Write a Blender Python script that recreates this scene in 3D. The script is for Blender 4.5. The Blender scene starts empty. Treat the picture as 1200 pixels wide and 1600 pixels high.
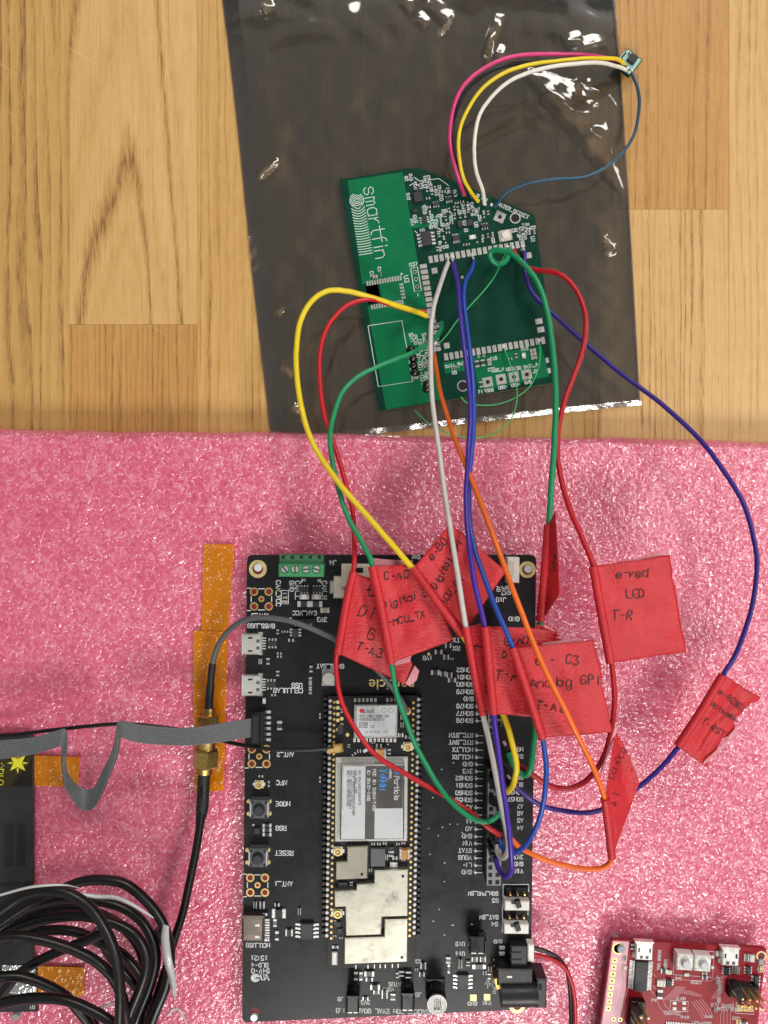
import bpy, math, random
from mathutils import Vector, Matrix, noise
random.seed(7)
S = bpy.context.scene
COL = S.collection
# ------------------------------------------------------------------ camera, world, lamps, exposure
U = 0.00023                  # metres per photo pixel on the table plane
HC = 1155 * U                # camera height above the table
cam = bpy.data.cameras.new('camera'); co = bpy.data.objects.new('camera', cam); COL.objects.link(co)
co.location = (0, 0, HC); co.rotation_euler = (0, 0, 0)
cam.sensor_fit = 'VERTICAL'; cam.sensor_height = 36; cam.lens = 36 * 1155 / 1600
cam.clip_start = 0.01; cam.clip_end = 50
S.camera = co
S.view_settings.view_transform = 'Standard'; S.view_settings.look = 'None'
S.view_settings.exposure = .27; S.view_settings.gamma = 1
W = bpy.data.worlds.new('World'); S.world = W; W.use_nodes = True
bg = W.node_tree.nodes['Background']; bg.inputs[0].default_value = (1.0, .97, .93, 1); bg.inputs[1].default_value = 0.21
def lamp(name, loc, sx, sy, power, color, aim=(0, 0, 0)):
    l = bpy.data.lights.new(name, 'AREA'); l.shape = 'RECTANGLE'; l.size = sx; l.size_y = sy
    l.energy = power; l.color = color
    o = bpy.data.objects.new(name, l); COL.objects.link(o); o.location = loc
    o.rotation_euler = (0, 0, 0)
    return o
# fluorescent ceiling panels of the room
lamp('ceiling_panel', (0.30, -1.90, 1.7), 1.3, 1.0, 43, (1, .97, .92))
lamp('ceiling_panel', (1.15, 0.10, 1.45), 0.36, 1.1, 14, (1, .97, .92))
lamp('ceiling_panel', (0.50, 1.98, 1.7), 1.4, 0.46, 29, (1, .96, .90))

# ------------------------------------------------------------------ helpers
def K(z): return (HC - z) / HC
def P(px, py, z=0.0):
    k = K(z)
    return Vector(((px - 600) * U * k, (800 - py) * U * k, z))
def lin(h):
    if isinstance(h, str):
        c = [int(h[i:i + 2], 16) / 255 for i in (0, 2, 4)]
        return tuple(x / 12.92 if x <= .04045 else ((x + .055) / 1.055) ** 2.4 for x in c)
    return h
def mat(name, color, rough=.5, metal=0, spec=.5, coat=0, bump=None, var=None, alpha=None, rv=.08):
    m = bpy.data.materials.new(name); m.use_nodes = True
    nt = m.node_tree; b = nt.nodes['Principled BSDF']
    c = lin(color)
    b.inputs['Base Color'].default_value = (*c, 1)
    b.inputs['Roughness'].default_value = rough; b.inputs['Metallic'].default_value = metal
    b.inputs['Specular IOR Level'].default_value = spec
    if coat: b.inputs['Coat Weight'].default_value = coat; b.inputs['Coat Roughness'].default_value = .08
    tc = nt.nodes.new('ShaderNodeTexCoord')
    if var is None: var = (900, .12)
    n = nt.nodes.new('ShaderNodeTexNoise'); n.inputs['Scale'].default_value = var[0]; n.inputs['Detail'].default_value = 3
    nt.links.new(tc.outputs['Object'], n.inputs['Vector'])
    mr = nt.nodes.new('ShaderNodeMapRange'); mr.inputs[1].default_value = .3; mr.inputs[2].default_value = .7
    mr.inputs[3].default_value = 1 - var[1]; mr.inputs[4].default_value = 1 + var[1]
    nt.links.new(n.outputs[0], mr.inputs[0])
    mx = nt.nodes.new('ShaderNodeMix'); mx.data_type = 'RGBA'; mx.blend_type = 'MULTIPLY'; mx.inputs[0].default_value = 1
    mx.inputs[6].default_value = (*c, 1); nt.links.new(mr.outputs[0], mx.inputs[7])
    nt.links.new(mx.outputs[2], b.inputs['Base Color'])
    n3 = nt.nodes.new('ShaderNodeTexNoise'); n3.inputs['Scale'].default_value = 130; n3.inputs['Detail'].default_value = 6; n3.inputs['Roughness'].default_value = .7
    nt.links.new(tc.outputs['Object'], n3.inputs['Vector'])
    r2 = nt.nodes.new('ShaderNodeMapRange'); r2.inputs[1].default_value = .3; r2.inputs[2].default_value = .7; r2.inputs[3].default_value = max(.03, rough - rv); r2.inputs[4].default_value = min(1, rough + rv)
    nt.links.new(n3.outputs[0], r2.inputs[0]); nt.links.new(r2.outputs[0], b.inputs['Roughness'])
    if bump:
        n2 = nt.nodes.new('ShaderNodeTexNoise'); n2.inputs['Scale'].default_value = bump[0]; n2.inputs['Detail'].default_value = 4
        nt.links.new(tc.outputs['Object'], n2.inputs['Vector'])
        bp = nt.nodes.new('ShaderNodeBump'); bp.inputs['Strength'].default_value = bump[1]; bp.inputs['Distance'].default_value = bump[2]
        nt.links.new(n2.outputs[0], bp.inputs['Height']); nt.links.new(bp.outputs[0], b.inputs['Normal'])
    return m

class MB:
    """collects shapes, builds ONE mesh"""
    def __init__(s): s.v = []; s.f = []; s.mi = []; s.sm = []; s.mats = []
    def m(s, material):
        if material not in s.mats: s.mats.append(material)
        return s.mats.index(material)
    def add(s, vs, fs, material, smooth=False):
        o = len(s.v); i = s.m(material)
        s.v += [tuple(p) for p in vs]
        for f in fs: s.f.append([o + k for k in f]); s.mi.append(i); s.sm.append(smooth)
    def prism(s, pts, z0, z1, material, ch=0):
        """pts: ccw list of world (x,y); optional chamfer on the top edge"""
        a = sum(pts[i][0] * pts[(i + 1) % len(pts)][1] - pts[(i + 1) % len(pts)][0] * pts[i][1] for i in range(len(pts)))
        if a < 0: pts = pts[::-1]
        n = len(pts); rings = [(pts, z0)]
        if ch:
            ins = []
            for i in range(n):
                p, q, r = (Vector(pts[i - 1][:2]), Vector(pts[i][:2]), Vector(pts[(i + 1) % n][:2]))
                d1 = (q - p).normalized(); d2 = (r - q).normalized()
                n1 = Vector((-d1.y, d1.x)); n2 = Vector((-d2.y, d2.x))
                bis = (n1 + n2); bl = bis.length_squared
                off = bis * (2 / bl) * ch if bl > .2 else n1 * ch
                ins.append((q + off)[:])
            rings += [(pts, z1 - ch), (ins, z1)]
        else: rings.append((pts, z1))
        vs = [(p[0], p[1], z) for ring, z in rings for p in ring]
        fs = [list(range(n))[::-1]]
        for r in range(len(rings) - 1):
            for i in range(n):
                j = (i + 1) % n
                fs.append([r * n + i, r * n + j, (r + 1) * n + j, (r + 1) * n + i])
        fs.append([(len(rings) - 1) * n + i for i in range(n)])
        s.add(vs, fs, material)
    def box(s, cx, cy, w, h, z0, z1, material, rot=0, ch=0):
        c, d = math.cos(rot), math.sin(rot)
        pts = [(cx + x * c - y * d, cy + x * d + y * c) for x, y in ((-w / 2, -h / 2), (w / 2, -h / 2), (w / 2, h / 2), (-w / 2, h / 2))]
        s.prism(pts, z0, z1, material, ch)
    def cyl(s, cx, cy, r, z0, z1, material, n=20, ch=0, r1=None):
        if r1 is None: r1 = r
        prof = [(r, z0), (r1, z1 - ch), (r1 - ch, z1)] if ch else [(r, z0), (r1, z1)]
        vs = []; fs = []
        for rr, z in prof:
            for i in range(n):
                a = 2 * math.pi * i / n; vs.append((cx + rr * math.cos(a), cy + rr * math.sin(a), z))
        for k in range(len(prof) - 1):
            for i in range(n):
                j = (i + 1) % n; fs.append([k * n + i, k * n + j, (k + 1) * n + j, (k + 1) * n + i])
        s.add(vs, fs, material, True)
        s.add(vs[:n], [list(range(n))[::-1]], material); s.add(vs[-n:], [list(range(n))], material)
    def ring(s, cx, cy, ro, ri, z0, z1, material, n=24):
        vs = []
        for r, z in ((ro, z0), (ro, z1), (ri, z1), (ri, z0)):
            for i in range(n):
                a = 2 * math.pi * i / n; vs.append((cx + r * math.cos(a), cy + r * math.sin(a), z))
        fs = []
        for k in range(4):
            k2 = (k + 1) % 4
            for i in range(n):
                j = (i + 1) % n; fs.append([k * n + i, k * n + j, k2 * n + j, k2 * n + i])
        s.add(vs, fs, material)
    def tube(s, path, r, material, n=12, caps=True):
        """path: list of Vector; r number or list"""
        m = len(path); rs = r if isinstance(r, (list, tuple)) else [r] * m
        vs = []; t0 = (path[1] - path[0]).normalized()
        up = Vector((0, 0, 1)) if abs(t0.z) < .9 else Vector((1, 0, 0))
        nrm = (up - t0 * up.dot(t0)).normalized()
        for i in range(m):
            t = (path[min(i + 1, m - 1)] - path[max(i - 1, 0)])
            if t.length < 1e-9: t = t0
            t.normalize()
            nrm = nrm - t * nrm.dot(t)
            nrm.normalize(); b = t.cross(nrm)
            for k in range(n):
                a = 2 * math.pi * k / n
                vs.append(path[i] + (nrm * math.cos(a) + b * math.sin(a)) * rs[i])
        fs = []
        for i in range(m - 1):
            for k in range(n):
                l = (k + 1) % n; fs.append([i * n + k, i * n + l, (i + 1) * n + l, (i + 1) * n + k])
        s.add(vs, fs, material, True)
        if caps:
            s.add(vs[:n], [list(range(n))[::-1]], material); s.add(vs[-n:], [list(range(n))], material)
    def bar(s, a, b, w, material, w2=None):
        """square bar from a to b"""
        t = (b - a).normalized(); up = Vector((0, 1, 0)) if abs(t.y) < .8 else Vector((1, 0, 0))
        u = t.cross(up).normalized(); v = t.cross(u); w2 = w2 or w
        vs = [p + u * (sx * w / 2) + v * (sy * w2 / 2) for p in (a, b) for sx, sy in ((-1, -1), (1, -1), (1, 1), (-1, 1))]
        s.add(vs, [[3, 2, 1, 0], [4, 5, 6, 7], [0, 1, 5, 4], [1, 2, 6, 5], [2, 3, 7, 6], [3, 0, 4, 7]], material)
    def strokes(s, lines, width, material):
        """lines: list of lists of Vector (world, near horizontal); flat ribbons with a small thickness-free face up"""
        for L in lines:
            if len(L) < 2: continue
            m = len(L); vs = []
            for i in range(m):
                d = L[min(i + 1, m - 1)] - L[max(i - 1, 0)]; d.z = 0
                if d.length < 1e-9: d = Vector((1, 0, 0))
                d.normalize(); nn = Vector((-d.y, d.x, 0)) * width / 2
                e = d * (width * .4) * (-1 if i == 0 else (1 if i == m - 1 else 0))
                vs += [L[i] + e + nn, L[i] + e - nn]
            s.add(vs, [[2 * i, 2 * i + 1, 2 * i + 3, 2 * i + 2] for i in range(m - 1)], material)
    def build(s, name, parent=None, origin=None):
        me = bpy.data.meshes.new(name)
        off = Vector(origin) if origin is not None else (parent['base_v'] if parent and 'base_v' in parent else None)
        if parent is not None: off = BASE[parent.name]
        v = s.v if off is None else [(p[0] - off[0], p[1] - off[1], p[2] - off[2]) for p in s.v]
        me.from_pydata(v, [], s.f)
        for x in s.mats: me.materials.append(x)
        me.polygons.foreach_set('material_index', s.mi); me.polygons.foreach_set('use_smooth', s.sm)
        me.update()
        o = bpy.data.objects.new(name, me); COL.objects.link(o)
        if parent is not None:
            o.parent = parent; BASE[o.name] = BASE[parent.name]
        elif off is not None:
            o.location = off; BASE[o.name] = off
        else: BASE[o.name] = Vector((0, 0, 0))
        return o
BASE = {}
def tag(o, label, cat, group=None, kind=None):
    if label: o['label'] = label
    if cat: o['category'] = cat
    if group: o['group'] = group
    if kind: o['kind'] = kind
    return o
def thing(name, label, cat, loc, group=None):
    o = bpy.data.objects.new(name, None); COL.objects.link(o); o.location = loc; o.empty_display_size = .005
    BASE[o.name] = Vector(loc)
    return tag(o, label, cat, group)
def stamp(mesh, name, parent, loc, rot=0, scale=None):
    """a part that shares its mesh data"""
    o = bpy.data.objects.new(name, mesh); COL.objects.link(o); o.parent = parent
    o.location = Vector(loc) - BASE[parent.name]; o.rotation_euler = (0, 0, rot)
    if scale: o.scale = scale
    return o
def spline(pts, n=8):
    """Catmull-Rom through (px,py,z) control points -> world Vectors"""
    q = [P(*p) for p in pts]; out = []
    for i in range(len(q) - 1):
        p0 = q[i - 1] if i else q[0] * 2 - q[1]; p1 = q[i]; p2 = q[i + 1]; p3 = q[i + 2] if i + 2 < len(q) else q[-1] * 2 - q[-2]
        for k in range(n):
            t = k / n
            out.append(.5 * ((2 * p1) + (p2 - p0) * t + (2 * p0 - 5 * p1 + 4 * p2 - p3) * t * t + (3 * p1 - p0 - 3 * p2 + p3) * t ** 3))
    out.append(q[-1]); return out

# stroke font (4 x 6 grid)
G = {'A': '00 26 40;12 32', 'B': '00 06 36 45 44 33 03;33 42 41 30 00', 'C': '45 36 16 05 01 10 30 41', 'D': '00 06 26 44 42 20 00', 'E': '46 06 00 40;03 33',
     'F': '46 06 00;03 33', 'G': '45 36 16 05 01 10 30 41 43 23', 'H': '00 06;40 46;03 43', 'I': '20 26', 'J': '46 41 30 10 01', 'K': '00 06;46 03 40', 'L': '06 00 40',
     'M': '00 06 23 46 40', 'N': '00 06 40 46', 'O': '10 01 05 16 36 45 41 30 10', 'P': '00 06 36 45 44 33 03', 'Q': '10 01 05 16 36 45 41 30 10;22 40', 'R': '00 06 36 45 44 33 03;23 40',
     'S': '45 36 16 05 04 13 33 42 41 30 10 01', 'T': '06 46;26 20', 'U': '06 01 10 30 41 46', 'V': '06 20 46', 'W': '06 10 23 30 46', 'X': '00 46;06 40', 'Y': '06 23 46;23 20', 'Z': '06 46 00 40',
     '0': '10 01 05 16 36 45 41 30 10', '1': '15 26 20;10 30', '2': '05 16 36 45 44 00 40', '3': '06 46 23 33 42 41 30 10 01', '4': '30 36 02 42', '5': '46 06 04 34 43 41 30 10 01',
     '6': '45 36 16 05 01 10 30 41 42 33 03', '7': '06 46 10', '8': '13 04 05 16 36 45 44 33 13 02 01 10 30 41 42 33', '9': '01 10 30 41 45 36 16 05 04 13 43',
     '_': '00 50', '-': '13 33', '+': '13 33;24 22', ':': '21 22;24 25', '.': '20 21', '/': '00 46', '|': '20 26', ' ': '', '(': '36 24 22 30', ')': '16 24 22 10',
     'a': '43 34 14 03 01 10 30 41;44 40', 'b': '06 00;01 10 30 41 43 34 14 03', 'c': '43 34 14 03 01 10 30 41', 'd': '46 40;41 30 10 01 03 14 34 43', 'e': '02 42 43 34 14 03 01 10 30 41',
     'f': '46 36 25 20;04 44', 'g': '43 34 14 03 01 10 30 41;44 4a 3b 1b 0a', 'i': '20 24;25 26', 'k': '00 06;34 02 30', 'l': '26 20', 'm': '00 04;03 14 23 20;23 34 43 40', 'n': '00 04;03 14 34 43 40',
     'o': '10 01 03 14 34 43 41 30 10', 'p': '0b 04;03 14 34 43 41 30 10 01', 'r': '00 04;02 13 24 34', 's': '43 34 14 03 12 32 41 30 10 01', 't': '26 21 30 40;04 44', 'u': '04 01 10 30 41;44 40',
     'v': '04 20 44', 'w': '04 10 22 30 44', 'x': '00 44;04 40', 'y': '04 21 44;44 0b', '^': '20 26;04 26 44'}
def glyph_lines(text):
    """unit strokes, cap height 6, returns (lines, width)"""
    x = 0; out = []
    for ch in text:
        g = G.get(ch, G.get(ch.upper(), ''))
        for st in g.split(';'):
            if st.strip():
                out.append([(x + int(p[0]), {'a': -1, 'b': -2}.get(p[1]) if p[1] in 'ab' else int(p[1])) for p in st.split()])
        x += 3.9 if ch in 'Iil.:' else (4.5 if ch in 'rtf' else 5.6)
    return out, max(x - 1.6, 1)
def place_text(text, px, py, h, ang, zf, jit=0, slant=0, cond=1.0, align='c'):
    """px,py anchor; h cap height in px; ang degrees clockwise in the photo of the reading direction; zf: z or function(px,py)"""
    L, w = glyph_lines(text); s = h / 6.0
    dx, dy = math.cos(math.radians(ang)), math.sin(math.radians(ang)); ux, uy = dy, -dx
    x0 = {'c': -w / 2, 'l': 0, 'r': -w}[align]
    out = []
    for st in L:
        q = []
        jx, jy = random.uniform(-jit, jit), random.uniform(-jit, jit)
        for (x, y) in st:
            a = (x + x0 + slant * y + jx + random.uniform(-jit, jit) * .6) * s * cond; b = (y - 3 + jy + random.uniform(-jit, jit) * .6) * s
            X = px + dx * a + ux * b; Y = py + dy * a + uy * b
            q.append((X, Y))
        if jit:                                  # round the hand-drawn strokes
            for _ in range(2):
                r = [q[0]]
                for i in range(len(q) - 1):
                    (a0, b0), (a1, b1) = q[i], q[i + 1]
                    r += [(a0 * .75 + a1 * .25, b0 * .75 + b1 * .25), (a0 * .25 + a1 * .75, b0 * .25 + b1 * .75)]
                q = r + [q[-1]]
        out.append([P(X, Y, zf(X, Y) if callable(zf) else zf) for X, Y in q])
    return out

# ------------------------------------------------------------------ materials
M = {}
def dm(n, *a, **k): M[n] = mat(n, *a, **k)
dm('soldermask_green', '045a38', .28, spec=.3, var=(120, .10))
dm('soldermask_deep', '02382a', .28, spec=.3, var=(120, .10))
dm('soldermask_mid', '046c43', .28, spec=.3, var=(200, .08))
dm('board_edge', '8f8a5a', .6)
dm('soldermask_black', '1e1f22', .30, spec=.32, var=(90, .10))
dm('soldermask_red', '8c061c', .30, spec=.35, var=(200, .12))
dm('soldermask_pink', 'd7a6b2', .4, var=(200, .12))
dm('silk', 'd4d8da', .6, var=(2500, .10))
dm('silk_yellow', 'e8df9a', .45)
dm('tin', 'bdbcb8', .38, metal=.5, bump=(2600, .25, .0002), var=(1800, .18))
dm('solder', 'd8d8d8', .34, metal=.45, bump=(1800, .35, .0003))
dm('gold', 'e8c27a', .38, metal=.85, var=(1500, .12))
dm('gold_pad', 'e6d492', .38, metal=.55)
dm('brass', 'd0ae68', .34, metal=1, var=(700, .18), bump=(900, .06, .0002))
dm('steel', 'd6d7d5', .34, metal=1, var=(600, .08), bump=(500, .05, .0003))
dm('shield', 'b9b7aa', .36, metal=.8, var=(60, .13), bump=(90, .12, .0010), rv=.16)
dm('shield_olive', '9a968a', .36, metal=.9, var=(90, .08), bump=(2500, .08, .0001))
dm('usb_shell', 'e9e9e6', .3, metal=.7, var=(500, .07))
dm('usb_shell_brown', '8d837a', .28, metal=.9, var=(300, .1))
dm('black_plastic', '17171a', .42, var=(900, .18))
dm('black_gloss', '0d0d0f', .22)
dm('chip', '2e2f33', .5, var=(1500, .15), bump=(4500, .15, .0001))
dm('chip_grey', '55585d', .45, bump=(4500, .12, .0001))
dm('ceramic_tan', '9d8f80', .5)
dm('ceramic_grey', '6d6a68', .5)
dm('tantalum', 'b98445', .5)
dm('white_plastic', 'e6e4df', .42, var=(700, .06))
dm('cream_plastic', 'd6cfbd', .45, var=(700, .06))
dm('terminal_green', '3f8f5e', .42, var=(600, .10))
dm('terminal_dark', '2f6a47', .5)
dm('socket_grey', '85858a', .5, var=(1200, .10))
dm('hole_black', '060606', .7)
dm('screw_white', 'dfe6ea', .3, metal=.3)
dm('label_white', 'c2c5c9', .45, var=(150, .05))
dm('label_dark', '4c4a48', .4, var=(120, .22))
dm('ink_grey', '6a6c70', .6)
dm('ink_blue', '3f8fd8', .5)
dm('ink_red', 'd3303a', .5)
dm('ink_black', '131012', .45, var=(2500, .3))
for n, c in dict(yellow='e8cb1e', red='c01222', green='0e8a58', white='c9c3bf', purple='3f2396', blue='1b47a4', orange='ee6c1c', violet='2c1a7a', pink='d83a7c', black='141316', ivory='e6e3d8', teal='1d4d66', crimson='b5121f', enamel='3fb46a').items():
    dm('wire_' + n, c, .36 if n != 'enamel' else .3, spec=.5, var=(350, .07))
dm('shrink_black', '18181a', .55, bump=(900, .2, .0003))
dm('coax_grey', '56575a', .5)
dm('cable_black', '0a0a0b', .33, var=(400, .15), bump=(700, .06, .0003))
dm('ribbon_grey', '67696c', .5, var=(700, .08))
dm('device_black', '26272a', .42, var=(120, .15), bump=(1800, .08, .0001))
dm('device_label', '2e2a0a', .35)
dm('device_label_dark', '170f06', .35)
dm('star_yellow', 'd8d12e', .5)
dm('nylon', '9a9ea2', .4)
class NT:
    def __init__(s, name):
        s.m = bpy.data.materials.new(name); s.m.use_nodes = True; s.t = s.m.node_tree
        s.b = s.t.nodes['Principled BSDF']; s.out = s.t.nodes['Material Output']
    def n(s, typ, **k):
        x = s.t.nodes.new('ShaderNode' + typ)
        for a, v in k.items():
            if a.startswith('i_'):
                key = a[2:]; x.inputs[int(key) if key.isdigit() else key.replace('_', ' ')].default_value = v
            else: setattr(x, a, v)
        return x
    def l(s, a, b): s.t.links.new(a, b)
    def math(s, op, a, b=None, c=None):
        x = s.n('Math', operation=op)
        for i, v in enumerate((a, b, c)):
            if v is None: continue
            if isinstance(v, (int, float)): x.inputs[i].default_value = v
            else: s.l(v, x.inputs[i])
        return x.outputs[0]
    def ramp(s, fac, stops):
        x = s.n('ValToRGB'); e = x.color_ramp.elements
        while len(e) < len(stops): e.new(.5)
        for i, (p, c) in enumerate(stops):
            e[i].position = p; e[i].color = (*lin(c), 1) if not isinstance(c, float) else (c, c, c, 1)
        s.l(fac, x.inputs[0]); return x.outputs[0]

# ---- wood staves
def wood(name, light, mid, dark, seed, arch=None, ring=260, streak=.5):
    """arch: photo (x, y) of the tip of a cathedral figure"""
    w = NT(name)
    tc = w.n('TexCoord'); mp = w.n('Mapping'); w.l(tc.outputs['Object'], mp.inputs[0]); mp.inputs['Location'].default_value = (seed * .37, seed * .61, 0)
    def noise_(sc, detail, dist=0.0):
        m2 = w.n('Mapping'); m2.inputs['Scale'].default_value = sc; w.l(mp.outputs[0], m2.inputs[0])
        x = w.n('TexNoise', i_Scale=1.0, i_Detail=detail, i_Roughness=.62, i_Distortion=dist); w.l(m2.outputs[0], x.inputs['Vector']); return x.outputs[0]
    sx = w.n('SeparateXYZ'); w.l(tc.outputs['Object'], sx.inputs[0])
    warp = noise_((70, 4, 1), 2); warp2 = noise_((420, 26, 1), 3)
    fib = noise_((1700, 26, 1), 5); pore = noise_((3000, 110, 1), 3); big = noise_((26, 5, 1), 3); mott = noise_((260, 120, 1), 3, .5); dash = noise_((1500, 140, 1), 3)
    fibv = w.ramp(fib, [(.28, 0.0), (.74, 1.0)]); dashv = w.ramp(dash, [(.40, 0.0), (.66, 1.0)])
    if arch:
        X = w.math('MULTIPLY', w.math('SUBTRACT', sx.outputs[0], P(arch[0], 0).x), 1 / U); Y = w.math('MULTIPLY', w.math('SUBTRACT', sx.outputs[1], P(0, arch[1]).y), -1 / U)
        X = w.math('ADD', X, w.math('MULTIPLY', w.math('SUBTRACT', warp, .5), 46))
        R = w.math('MULTIPLY', w.math('POWER', w.math('MAXIMUM', X, 0.0), 1.6), .70); L = w.math('MULTIPLY', w.math('POWER', w.math('MAXIMUM', w.math('MULTIPLY', X, -1.0), 0.0), 1.6), .255)
        f = w.math('SUBTRACT', Y, w.math('ADD', R, L))
        f = w.math('ADD', f, w.math('MULTIPLY', w.math('SUBTRACT', warp2, .5), 150))
        def band(c, wd, k): return w.math('MULTIPLY', w.math('POWER', w.math('MAXIMUM', w.math('SUBTRACT', 1.0, w.math('DIVIDE', w.math('ABSOLUTE', w.math('SUBTRACT', f, c)), wd)), 0.0), 1.3), k)
        ringa = w.math('ADD', w.math('ADD', band(-12, 62, .95), band(-560, 120, .85)), w.math('ADD', band(-820, 130, .30), w.math('ADD', band(-235, 90, .22), band(105, 40, .2))))
    else:
        f = w.math('ADD', w.math('MULTIPLY', sx.outputs[0], ring), w.math('ADD', w.math('MULTIPLY', warp, 4.5), w.math('MULTIPLY', warp2, .9)))
        saw = w.math('FRACT', f)
        ringa = w.math('MULTIPLY', w.ramp(saw, [(0.0, .02), (.5, .16), (.84, 1.0), (1.0, .04)]), w.ramp(noise_((110, 4, 1), 2), [(.36, .06), (.66, 1.0)]))
    ringa = w.math('MULTIPLY', ringa, w.math('ADD', .45, w.math('MULTIPLY', dashv, .95)))
    t = w.math('ADD', w.math('MULTIPLY', ringa, streak), w.math('ADD', w.math('MULTIPLY', fibv, .26), w.math('ADD', w.math('MULTIPLY', big, .30), w.math('MULTIPLY', mott, .22))))
    colr = w.ramp(t, [(.16, light), (.48, mid), (1.0, dark)])
    porev = w.ramp(pore, [(.57, 1.0), (.72, .70)])
    mx = w.n('Mix', data_type='RGBA', blend_type='MULTIPLY'); mx.inputs[0].default_value = 1
    w.l(colr, mx.inputs[6]); w.l(porev, mx.inputs[7])
    # pale hairline scratches and small nicks in the varnish
    r0_ = w.n('Mapping'); r0_.inputs['Rotation'].default_value = (0, 0, .55); w.l(mp.outputs[0], r0_.inputs[0]); rot = w.n('Mapping'); rot.inputs['Scale'].default_value = (26, 900, 1); w.l(r0_.outputs[0], rot.inputs[0])
    sc = w.n('TexNoise', i_Scale=1.0, i_Detail=1.0); w.l(rot.outputs[0], sc.inputs['Vector'])
    scr = w.math('MULTIPLY', w.ramp(sc.outputs[0], [(.76, 0.0), (.79, 1.0)]), .22)
    m3 = w.n('Mix', data_type='RGBA'); w.l(scr, m3.inputs[0]); w.l(mx.outputs[2], m3.inputs[6]); m3.inputs[7].default_value = (*lin('f0dcb4'), 1)
    w.l(m3.outputs[2], w.b.inputs['Base Color'])
    w.b.inputs['Roughness'].default_value = .42; w.b.inputs['Specular IOR Level'].default_value = .35
    bp = w.n('Bump', i_Strength=.25, i_Distance=.0002); w.l(fib, bp.inputs['Height']); w.l(bp.outputs[0], w.b.inputs['Normal'])
    return w.m

# ---- pink packing foam
def foam_mat():
    w = NT('pink_foam'); tc = w.n('TexCoord')
    wn = w.n('TexNoise', i_Scale=190.0, i_Detail=2.0); w.l(tc.outputs['Object'], wn.inputs['Vector'])
    vm = w.n('VectorMath', operation='MULTIPLY_ADD'); w.l(wn.outputs['Color'], vm.inputs[0]); vm.inputs[1].default_value = (.005, .005, .005); w.l(tc.outputs['Object'], vm.inputs[2])
    v1 = w.n('TexVoronoi', feature='SMOOTH_F1', i_Scale=640.0, i_Smoothness=.5); w.l(vm.outputs[0], v1.inputs['Vector'])
    n3 = w.n('TexNoise', i_Scale=470.0, i_Detail=1.8, i_Roughness=.45, i_Distortion=1.3); w.l(tc.outputs['Object'], n3.inputs['Vector'])
    h = w.math('ADD', w.math('MULTIPLY', v1.outputs['Distance'], .55), n3.outputs[0])
    bp = w.n('Bump', i_Strength=1.0, i_Distance=.00062); w.l(h, bp.inputs['Height'])
    bs = w.n('Bump', i_Strength=.25, i_Distance=.0008); w.l(h, bs.inputs['Height'])
    big = w.n('TexNoise', i_Scale=45.0, i_Detail=3.0); w.l(tc.outputs['Object'], big.inputs['Vector'])
    fine = w.n('TexNoise', i_Scale=1100.0, i_Detail=3.0); w.l(tc.outputs['Object'], fine.inputs['Vector'])
    cell = w.math('ADD', w.math('MULTIPLY', n3.outputs[0], .55), w.math('ADD', w.math('MULTIPLY', big.outputs[0], .22), w.math('MULTIPLY', fine.outputs[0], .42)))
    c = w.ramp(cell, [(.36, 'bf4160'), (.58, 'd85e7d'), (.80, 'eb97ac')])
    w.l(c, w.b.inputs['Base Color'])
    w.b.inputs['Roughness'].default_value = .5; w.b.inputs['Specular IOR Level'].default_value = .3
    w.b.inputs['Coat Weight'].default_value = 1.0; w.b.inputs['Coat Roughness'].default_value = .07; w.b.inputs['Coat IOR'].default_value = 1.85
    w.l(bs.outputs[0], w.b.inputs['Normal']); w.l(bp.outputs[0], w.b.inputs['Coat Normal'])
    return w.m
M['foam'] = foam_mat()

def film(name, tint, gloss_rough, diff, diff_amt, bump=None, ior=1.5):
    """thin plastic film: tinted see-through + some body colour + a glossy skin"""
    w = NT(name); nt = w.t; nt.nodes.remove(w.b)
    tr = w.n('BsdfTransparent'); tr.inputs[0].default_value = (*tint, 1)
    df = w.n('BsdfDiffuse'); df.inputs[0].default_value = (*diff, 1)
    gl = w.n('BsdfGlossy'); gl.inputs['Roughness'].default_value = gloss_rough
    fr = w.n('Fresnel', i_IOR=ior)
    m1 = w.n('MixShader'); m1.inputs[0].default_value = diff_amt; w.l(tr.outputs[0], m1.inputs[1]); w.l(df.outputs[0], m1.inputs[2])
    m2 = w.n('MixShader'); w.l(fr.outputs[0], m2.inputs[0]); w.l(m1.outputs[0], m2.inputs[1]); w.l(gl.outputs[0], m2.inputs[2])
    w.l(m2.outputs[0], w.out.inputs[0])
    if bump:
        tc = w.n('TexCoord'); n = w.n('TexNoise', i_Scale=bump[0], i_Detail=3.0, i_Distortion=bump[3] if len(bump) > 3 else 0.0); w.l(tc.outputs['Object'], n.inputs['Vector'])
        bp = w.n('Bump', i_Strength=bump[1], i_Distance=bump[2]); w.l(n.outputs[0], bp.inputs['Height'])
        for x in (gl, fr): w.l(bp.outputs[0], x.inputs['Normal'])
    return w.m
M['bag'] = film('static_film', (.89, .89, .87), .07, (.20, .196, .18), .14, (60, .05, .0010, 1.5), 1.7)
M['bag_seam'] = film('static_film_seam', (.96, .965, .97), .12, (.30, .30, .29), .07, (300, .4, .0005), 1.8)
M['kapton'] = film('amber_film', (1.0, .90, .03), .06, (1.0, .32, .001), .48, (330, .8, .0013, 1.2), 1.65)
M['clear_tie'] = film('clear_plastic', (.82, .82, .82), .2, (.85, .85, .85), .5, (500, .3, .0004), 1.5)

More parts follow.
